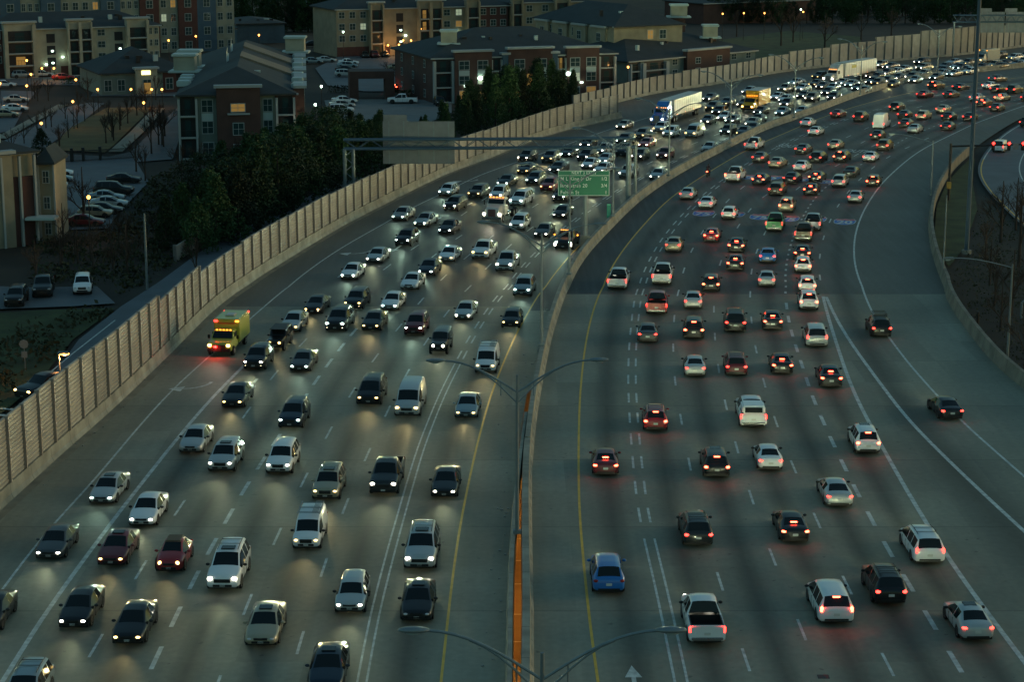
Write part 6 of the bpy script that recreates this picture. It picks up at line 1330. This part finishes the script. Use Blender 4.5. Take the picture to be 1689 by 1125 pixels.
# street guard rail on the dark slope
# ---------------------------------------------------------------- lit street lamps among the buildings
def park_lamp(px, py, z, label, m=M_sodium, e=90, col=(1, .47, .15), r=.22):
    """py is where the globe shows"""
    Yl = (H - z) / row_tan(py); X = Xat(px, Yl, z); t = empty('street_lamp', (X, Yl, gz), 0, label, 'street lamp', None)
    MB().cyl((0, 0, 0), (0, 0, z - gz - .2), .07, .05, 8).build('pole', M_black, t); MB().ell((0, 0, z - gz), (r, r, r)).build('lamp_globe', m, t, 60)
    if e: soft_light('lamp_light', (0, 0, z - gz - .45), e, col, t, .2)
PL = [(120, 167, 4.5, 'on the road left of the lawn, upper'), (68, 203, 4.5, 'on the road left of the lawn, lower'), (237, 169, 4.5, 'at the top right corner of the lawn'), (161, 147, 4, 'left of the clubhouse'), (216, 147, 3.2, 'at the left of the clubhouse porch'),
      (250, 147, 3.2, 'at the right of the clubhouse porch'), (267, 147, 3.2, 'right of the clubhouse porch, outermost'), (125, 131, 4.5, 'above the low hedge left of the clubhouse'), (51, 122, 4.5, 'before the cream block, lowest of three'), (44, 141, 4.5, 'by the left parking bays'),
      (44, 99, 6, 'in front of the cream block balconies, high'), (69, 112, 2.6, 'left of the cream block entrance'), (89, 112, 2.6, 'right of the cream block entrance'), (0, 137, 4, 'cut by the left edge of the photo'), (146, 325, 5, 'in the car park beside the silver sedan'), (1036, 110, 6, 'just before the far noise wall by the dark blue block'),
      (278, 66, 6, 'left of two at the back brick street'), (323, 59, 6, 'right of two at the back brick street'), (427, 57, 6, 'by the dark blue shed'), (665, 66, 4, 'left of two right of the orange entrance'), (678, 66, 4, 'rightmost at the orange entrance'), (658, 73, 2.5, 'lowest at the orange entrance'), (640, 74, 2.5, 'left of the orange entrance door'), (694, 47, 6, 'on the balcony corner of the top centre block'),
      (1192, 22, 7, 'by the far brick building, left'), (1227, 21, 7, 'by the far brick building, second'), (1325, 19, 7, 'by the far brick building, right'), (1261, 21, 7, 'by the far brick building, third')]
for x, y, z, lb in PL: park_lamp(x, y, z, 'orange lit lamp ' + lb, e=35 if y < 30 else (110 if y < 110 else 60))
for x, y, z, lb in ((1321, 15, 8, 'at the far top right'), (137, 4, 9, 'above'), (530, 140, 4, 'beside the brick wings, upper'), (521, 170, 4, 'beside the brick wings, lower'), (566, 52, 7, 'left of the top centre block'), (537, 4, 9, 'in the dark at the top'))[0:1] + ((530, 142, 4, 'beside the brick wings, upper'), (520, 172, 4, 'beside the brick wings, lower'), (566, 52, 7, 'left of the top centre block'), (538, 5, 9, 'in the dark trees at the top')):
    park_lamp(x, y, z, 'white lit lamp ' + lb, M_mercury, 60, (.75, 1, .8))

# ---------------------------------------------------------------- trees
def foliage_mat(name, col, var=.5):
    m = bpy.data.materials.new(name); m.use_nodes = True; nt = m.node_tree; N, L = nt.nodes, nt.links; b = N['Principled BSDF']; b.inputs['Roughness'].default_value = .85
    oi = N.new('ShaderNodeObjectInfo'); tc = N.new('ShaderNodeTexCoord'); n = N.new('ShaderNodeTexNoise'); n.inputs['Scale'].default_value = .9; L.new(tc.outputs['Object'], n.inputs['Vector'])
    a = N.new('ShaderNodeMath'); a.operation = 'ADD'; L.new(oi.outputs['Random'], a.inputs[0]); L.new(n.outputs['Fac'], a.inputs[1])
    r = N.new('ShaderNodeMapRange'); r.inputs['From Min'].default_value = .4; r.inputs['From Max'].default_value = 1.6; r.inputs['To Min'].default_value = 1 - var; r.inputs['To Max'].default_value = 1 + var; L.new(a.outputs[0], r.inputs['Value'])
    mx = N.new('ShaderNodeMix'); mx.data_type = 'RGBA'; mx.blend_type = 'MULTIPLY'; mx.inputs['Factor'].default_value = 1; mx.inputs['A'].default_value = (*col, 1); L.new(r.outputs[0], mx.inputs['B']); L.new(mx.outputs['Result'], b.inputs['Base Color']); return m
M_ever = foliage_mat('evergreen_leaves', (.020, .050, .012), .75); M_bark = mat('bark', (.05, .035, .025), .9, noise=.3, nscale=3); M_twig = mat('bare_twigs', (.055, .036, .024), .9); M_under = foliage_mat('undergrowth_leaves', (.035, .038, .014), .6)
def crown_mesh(seed, n=260, leaves=13, cone=.6):
    r = np.random.default_rng(seed); v = []; f = []
    for i in range(n):
        z = r.uniform(0.06, 1.0); R_ = (1 - z) ** cone * .34 + .03
        if cone < .5: R_ = .36 * math.sqrt(max(.02, 1 - (2 * z - 1.1) ** 2))
        a = r.uniform(0, 2 * math.pi); rr = R_ * (r.uniform(.25, 1) ** .5) * (1 + .25 * math.sin(3 * a + seed) + .2 * math.sin(9 * z + seed))
        c = np.array([rr * math.cos(a), rr * math.sin(a), z])
        for k in range(leaves):
            p = c + r.normal(0, .024, 3); d = r.normal(0, 1, 3); d /= np.linalg.norm(d); e = np.cross(d, r.normal(0, 1, 3)); e /= np.linalg.norm(e); s = r.uniform(.012, .026); q = len(v)
            v += [tuple(p - d * s), tuple(p + e * s * .6), tuple(p + d * s), tuple(p - e * s * .6)]; f.append([q, q + 1, q + 2, q + 3])
    me = bpy.data.meshes.new('crown'); me.from_pydata(v, [], f); me.materials.append(M_ever); return me
CR = [crown_mesh(11, 300, cone=1.0), crown_mesh(12, 320, cone=.8), crown_mesh(13, 300, cone=1.15), crown_mesh(14, 340, cone=.3), crown_mesh(15, 320, cone=.7)]
tm = MB().cyl((0, 0, 0), (0, 0, .8), .022, .006, 7); o = tm.build('trunk', M_bark); TRK = o.data; bpy.data.objects.remove(o)
TREEN = {}
def evergreen(px, py, h, k, where, wide=1.0):
    P = GP(px, py, gz); P.z = gz
    t = empty('evergreen_tree', P, random.uniform(0, 6), where, 'tree', 'evergreens behind the noise wall'); t.scale = (h * wide, h * wide, h)
    mobj('trunk', TRK, t); mobj('crown', CR[k], t); return t
EV = [(362, 405, 8), (395, 395, 9), (428, 376, 9.5), (462, 356, 9.5), (497, 337, 9), (532, 320, 9), (566, 306, 8.5), (600, 292, 8), (636, 280, 7), (340, 372, 7), (375, 352, 8.5), (410, 338, 8.5), (445, 322, 9), (480, 304, 8.5), (515, 288, 8), (550, 274, 8),
      (588, 262, 7), (622, 252, 6.5), (340, 338, 6), (372, 318, 6.5), (405, 303, 6.5), (440, 288, 6.5), (475, 276, 6), (508, 262, 6), (545, 250, 6), (582, 240, 5.5), (700, 246, 5), (735, 236, 6), (765, 226, 7), (792, 219, 8), (818, 212, 8.5), (845, 206, 9), (868, 201, 8.5), (893, 197, 8.5),
      (918, 190, 8), (940, 184, 6.5), (752, 214, 6), (780, 205, 6.5), (808, 199, 7.5), (72, 268, 5), (655, 232, 3.5), (690, 222, 3), (620, 232, 4), (560, 228, 5), (320, 420, 6), (350, 398, 7.5), (300, 395, 6.5), (280, 410, 5.5)]
EV += [(378, 380, 8.5), (412, 362, 9), (446, 345, 9), (480, 325, 9), (516, 308, 9), (548, 296, 8.5), (583, 282, 8), (428, 318, 8.5), (463, 300, 8), (498, 284, 8), (532, 270, 7.5), (605, 268, 7), (776, 218, 8.5), (806, 206, 8.5), (832, 200, 9), (857, 196, 9), (881, 192, 9), (906, 187, 8.5), (930, 182, 7.5), (950, 180, 5.5), (725, 228, 5.5), (392, 340, 7), (355, 378, 7)]
def side(i): return ['dark', 'bushy dark', 'narrow dark', 'rounded dark', 'broad dark'][i % 5]
for i, (x, y, h) in enumerate(EV):
    row = 'in the belt behind the noise wall' if x < 660 else 'before the dark brick block'
    if x < 100: lb = 'lone small evergreen beside the cream corner building'
    else: lb = f"{side(i)} evergreen {row}, {ordinal(i).replace('nearest', 'first')} along it"
    evergreen(x + random.uniform(-6, 6), y, h * random.uniform(.9, 1.12) * (1 if x < 690 else 1.05), i % 5 if x < 690 else i % 3, lb, random.uniform(.95, 1.25) if x < 690 else random.uniform(.72, .92))
def bare_mesh(seed, spread=.5, depth_=6):
    r = random.Random(seed); v = []; f = []
    def seg(a, b, ra, rb):
        q = len(v); d = (b - a).normalized(); e = d.orthogonal().normalized(); g_ = d.cross(e)
        for p, rr in ((a, ra), (b, rb)):
            for k in range(3): t = k * 2.094; v.append(p + e * (math.cos(t) * rr) + g_ * (math.sin(t) * rr))
        for k in range(3): f.append([q + k, q + (k + 1) % 3, q + 3 + (k + 1) % 3, q + 3 + k])
    def grow(a, d, L_, rr, dp):
        b = a + d * L_; seg(a, b, rr, rr * .68)
        if dp == 0: return
        for k in range(3 if dp > 1 else 4):
            w = Vector((r.gauss(0, 1), r.gauss(0, 1), r.gauss(0.25, .5))); nd = (d + w * spread).normalized(); grow(a + (b - a) * r.uniform(.55, 1), nd, L_ * r.uniform(.6, .85), rr * .6, dp - 1)
    grow(Vector((0, 0, 0)), Vector((0, 0, 1)), .27, .018, depth_)
    me = bpy.data.meshes.new('branches'); me.from_pydata(v, [], f); me.materials.append(M_twig); return me
BR = [bare_mesh(1, .33, 5), bare_mesh(2, .45, 5), bare_mesh(5, .28, 5)]
def bare(px, py, h, k, label, group='bare trees'):
    P = GP(px, py, gz); P.z = gz; t = empty('bare_tree', P, random.uniform(0, 6), label, 'tree', group); t.scale = (h, h, h); mobj('trunk', TRK, t); mobj('branches', BR[k % 3], t)
rt_ = random.Random(4)
for i in range(26):
    x, y = (rt_.uniform(15, 290), rt_.uniform(155, 262)) if i < 16 else (rt_.uniform(95, 260), rt_.uniform(392, 462))
    bare(x, y, rt_.uniform(4.5, 7), i, f"bare tree {'scattered round the park roads' if i < 16 else 'in the dark brush below the car park'}, {ordinal(i if i < 16 else i - 16).replace('nearest', 'first')} of those")
LB = ['left of the lawn', 'along the right path of the lawn', 'on the lawn edge']
BT = [(20, 252, 5, 0), (40, 238, 5, 0), (62, 225, 5, 0), (85, 211, 5, 0), (108, 197, 5, 0), (130, 186, 5, 0), (98, 247, 5, 2), (113, 229, 5, 2), (128, 213, 5, 2), (140, 202, 5, 2), (155, 190, 5, 2), (175, 238, 6, 1), (185, 228, 6, 1), (198, 216, 6, 1), (211, 205, 6, 1), (226, 192, 6, 1), (240, 182, 6, 1), (250, 255, 7, 1), (262, 240, 7, 1), (272, 226, 7, 1)]
cn = {}
for i, (x, y, h, w) in enumerate(BT): cn[w] = cn.get(w, 0) + 1; bare(x, y, h, i, f"thin leafless tree {LB[w]}, {ordinal(cn[w]-1)} of its row")
for i, (x, y, h, lb) in enumerate([(139, 372, 9, 'wide bare tree in front of the car park lamp'), (300, 300, 6.5, 'bare tree at the left foot of the long roofed block'), (330, 292, 7, 'bare tree before the grey green wall of the long roofed block'), (362, 300, 7, 'brownish bare tree before the brick bay'), (395, 290, 7, 'bare tree under the lit brick window'), (430, 284, 6.5, 'bare tree before the beige corner of the long roofed block'),
        (462, 275, 6, 'bare tree by the lit balcony corner'), (240, 300, 6, 'bare tree over the car park hedge'), (225, 285, 7, 'tall bare tree behind the dark coupe'), (657, 150, 9, 'tall bare tree right of the brick gateway'), (325, 470, 6, 'thin bare sapling by the side street'), (60, 470, 6, 'dark bare tree at the lower left car park'), (150, 430, 6, 'dark bare thicket tree before the car park'), (210, 420, 6, 'dark bare thicket tree near the grey pole'),
        (100, 440, 5.5, 'low dark bare tree under the cream corner building'), (1650, 400, 9, 'large dark bare tree right of the blue mast'), (1680, 440, 10, 'large bare tree at the right edge'), (1690, 360, 7, 'bare tree beside the ramp at the right edge'), (1668, 520, 8, 'bare tree beyond the curved barrier'), (1288, 76, 11, 'forked dark bare tree on the grass bank, left'), (1308, 70, 11, 'dark bare tree on the grass bank, second'),
        (1360, 84, 12, 'leaning dark bare tree on the grass bank, right'), (1215, 60, 9, 'bare tree by the far orange lamps'), (1420, 66, 10, 'bare tree behind the far wall where it rises'), (1470, 58, 10, 'bare tree behind the far wall, farther right'), (1690, 620, 7, 'bare tree at the right edge below the lamp arm'), (1632, 470, 6, 'low bare tree between the curved barrier and the blue mast'), (1650, 545, 6, 'low bare tree below the arm of the barrier lamp'), (1625, 430, 5.5, 'small bare tree on the verge left of the mast foot'), (1700, 500, 8, 'bare tree cut by the right edge, middle height'), (1675, 380, 8, 'bare tree against the dark ramp road'), (1640, 505, 5, 'stunted bare tree by the short dark post')]): bare(x, y, h, i + 1, lb)
k = 0
for x in range(1180, 1720, 18):
    for y in (2, 14, 26, 38):
        k += 1; P = GP(x + random.uniform(-8, 8), y, gz); P.z = gz; h = random.uniform(9, 13) * (.7 if y > 30 else 1)
        t = empty('far_tree', P, random.uniform(0, 6), f"dim tree, {['back', 'third', 'second', 'front'][(k - 1) % 4]} row of the top right wood, {ordinal((k - 1) // 4).replace('nearest', 'first')} from the left", 'tree', 'trees of the far wood'); t.scale = (h, h, h); mobj('trunk', TRK, t); mobj('crown' if k % 3 else 'branches', CR[3 + k % 2] if k % 3 else BR[k % 3], t)
k = 0
for x in range(392, 560, 15):
    for y in (22, 52):
        k += 1; P = GP(x + random.uniform(-5, 5), y, gz); P.z = gz; h = random.uniform(9, 14)
        t = empty('far_tree', P, random.uniform(0, 6), f"dim tree, {['back', 'front'][(k - 1) % 2]} row of the dark stand left of top centre, {ordinal((k - 1) // 2).replace('nearest', 'first')} from the left", 'tree', 'trees of the top left stand'); t.scale = (h, h, h); mobj('trunk', TRK, t); mobj('crown' if k % 2 == 0 else 'branches', CR[4] if k % 2 == 0 else BR[k % 3], t)
# undergrowth that nobody could count
def scatter(name, label, polys, dens, smin, smax, m, seed):
    r = np.random.default_rng(seed); v = []; f = []
    for poly in polys:
        P = [GP(x, y, gz) for x, y in poly]; xs = [p.x for p in P]; ys = [p.y for p in P]; area = (max(xs) - min(xs)) * (max(ys) - min(ys))
        for _ in range(int(area * dens)):
            x, y = r.uniform(min(xs), max(xs)), r.uniform(min(ys), max(ys)); ins = False; j = len(P) - 1
            for i in range(len(P)):
                if (P[i].y > y) != (P[j].y > y) and x < (P[j].x - P[i].x) * (y - P[i].y) / (P[j].y - P[i].y) + P[i].x: ins = not ins
                j = i
            if not ins: continue
            hh = r.uniform(.2, 1.6) * r.uniform(.3, 1)
            for q in range(7):
                p = np.array([x, y, gz + .05]) + np.array([r.normal(0, .5), r.normal(0, .5), r.uniform(0, hh)]); d = r.normal(0, 1, 3); d /= np.linalg.norm(d); e = np.cross(d, r.normal(0, 1, 3)); e /= np.linalg.norm(e); s = r.uniform(smin, smax); n = len(v)
                v += [tuple(p - d * s), tuple(p + e * s * .6), tuple(p + d * s), tuple(p - e * s * .6)]; f.append([n, n + 1, n + 2, n + 3])
    o = mk(name, v, f, m); tag(o, label, 'undergrowth', None, 'stuff')
scatter('undergrowth', 'brown and dark green undergrowth under the trees left of the side street', [[(60, 400), (200, 380), (250, 300), (300, 270), (330, 300), (480, 270), (560, 260), (600, 270), (430, 350), (300, 430), (255, 455), (200, 490), (190, 470), (60, 468)], [(0, 560), (120, 520), (190, 510), (120, 555), (40, 640), (-60, 720)]], .9, .12, .35, M_under, 3)
scatter('verge_plants', 'dark scrub covering the slope right of the curved barrier', [[(1590, 430), (1640, 330), (1700, 420), (1740, 600), (1740, 680), (1690, 625), (1640, 560), (1585, 500), (1572, 460)]], 1.0, .05, .16, M_under, 4)
def hedge(pts, h, label):
    P = [GP(x, y, gz) for x, y in pts]; r = np.random.default_rng(len(pts)); v = []; f = []
    L_ = sum((b - a).length for a, b in zip(P[:-1], P[1:]))
    for _ in range(int(L_ * 60)):
        i = r.integers(0, len(P) - 1); c = P[i].lerp(P[i + 1], r.uniform()); p = np.array([c.x + r.normal(0, .4), c.y + r.normal(0, .4), gz + r.uniform(0, h)]) - np.array([P[0].x, P[0].y, gz]); d = r.normal(0, 1, 3); d /= np.linalg.norm(d); e = np.cross(d, r.normal(0, 1, 3)); e /= np.linalg.norm(e); s = .18; n = len(v)
        v += [tuple(p - d * s), tuple(p + e * s * .6), tuple(p + d * s), tuple(p - e * s * .6)]; f.append([n, n + 1, n + 2, n + 3])
    o = mk('hedge', v, f, M_ever, loc=(P[0].x, P[0].y, gz)); tag(o, label, 'hedge')
hedge([(105, 140), (170, 136)], 1.6, 'long dark hedge row above the park between the lamps'); hedge([(545, 152), (577, 152)], 1.4, 'short dark hedge left of the brick gateway'); hedge([(655, 160), (712, 158)], 1.4, 'short dark hedge right of the brick gateway')
# shoulder litter and broken pieces along the parapet
litter = MB(); rr = random.Random(5)
for k in range(70):
    y = rr.uniform(98, 190); x = X_of('LBF', y) - abs(rr.gauss(0, .7)) - .15; s = rr.uniform(.04, .16); litter.box((x, y, .02 + s * .2), (s, s * rr.uniform(.4, 1.6), s * .35), rz=rr.uniform(0, 3))
for k in range(60):
    y = rr.uniform(125, 300); x = X_of('W', y) + rr.uniform(.3, 1.4); s = rr.uniform(.05, .18); litter.box((x, y, .02 + s * .2), (s, s, s * .35), rz=rr.uniform(0, 3))
tag(litter.build('road_debris', mat('pale_debris', (.3, .3, .27), .8)), 'scattered pale debris and grit along the shoulders by the barriers', 'debris', None, 'stuff')
MB().box((GP(1358, 1117).x, GP(1358, 1117).y, .008), (.6, .5, .012)).build('drain_cover', M_black)['kind'] = 'structure'
print('objects', len(bpy.data.objects))
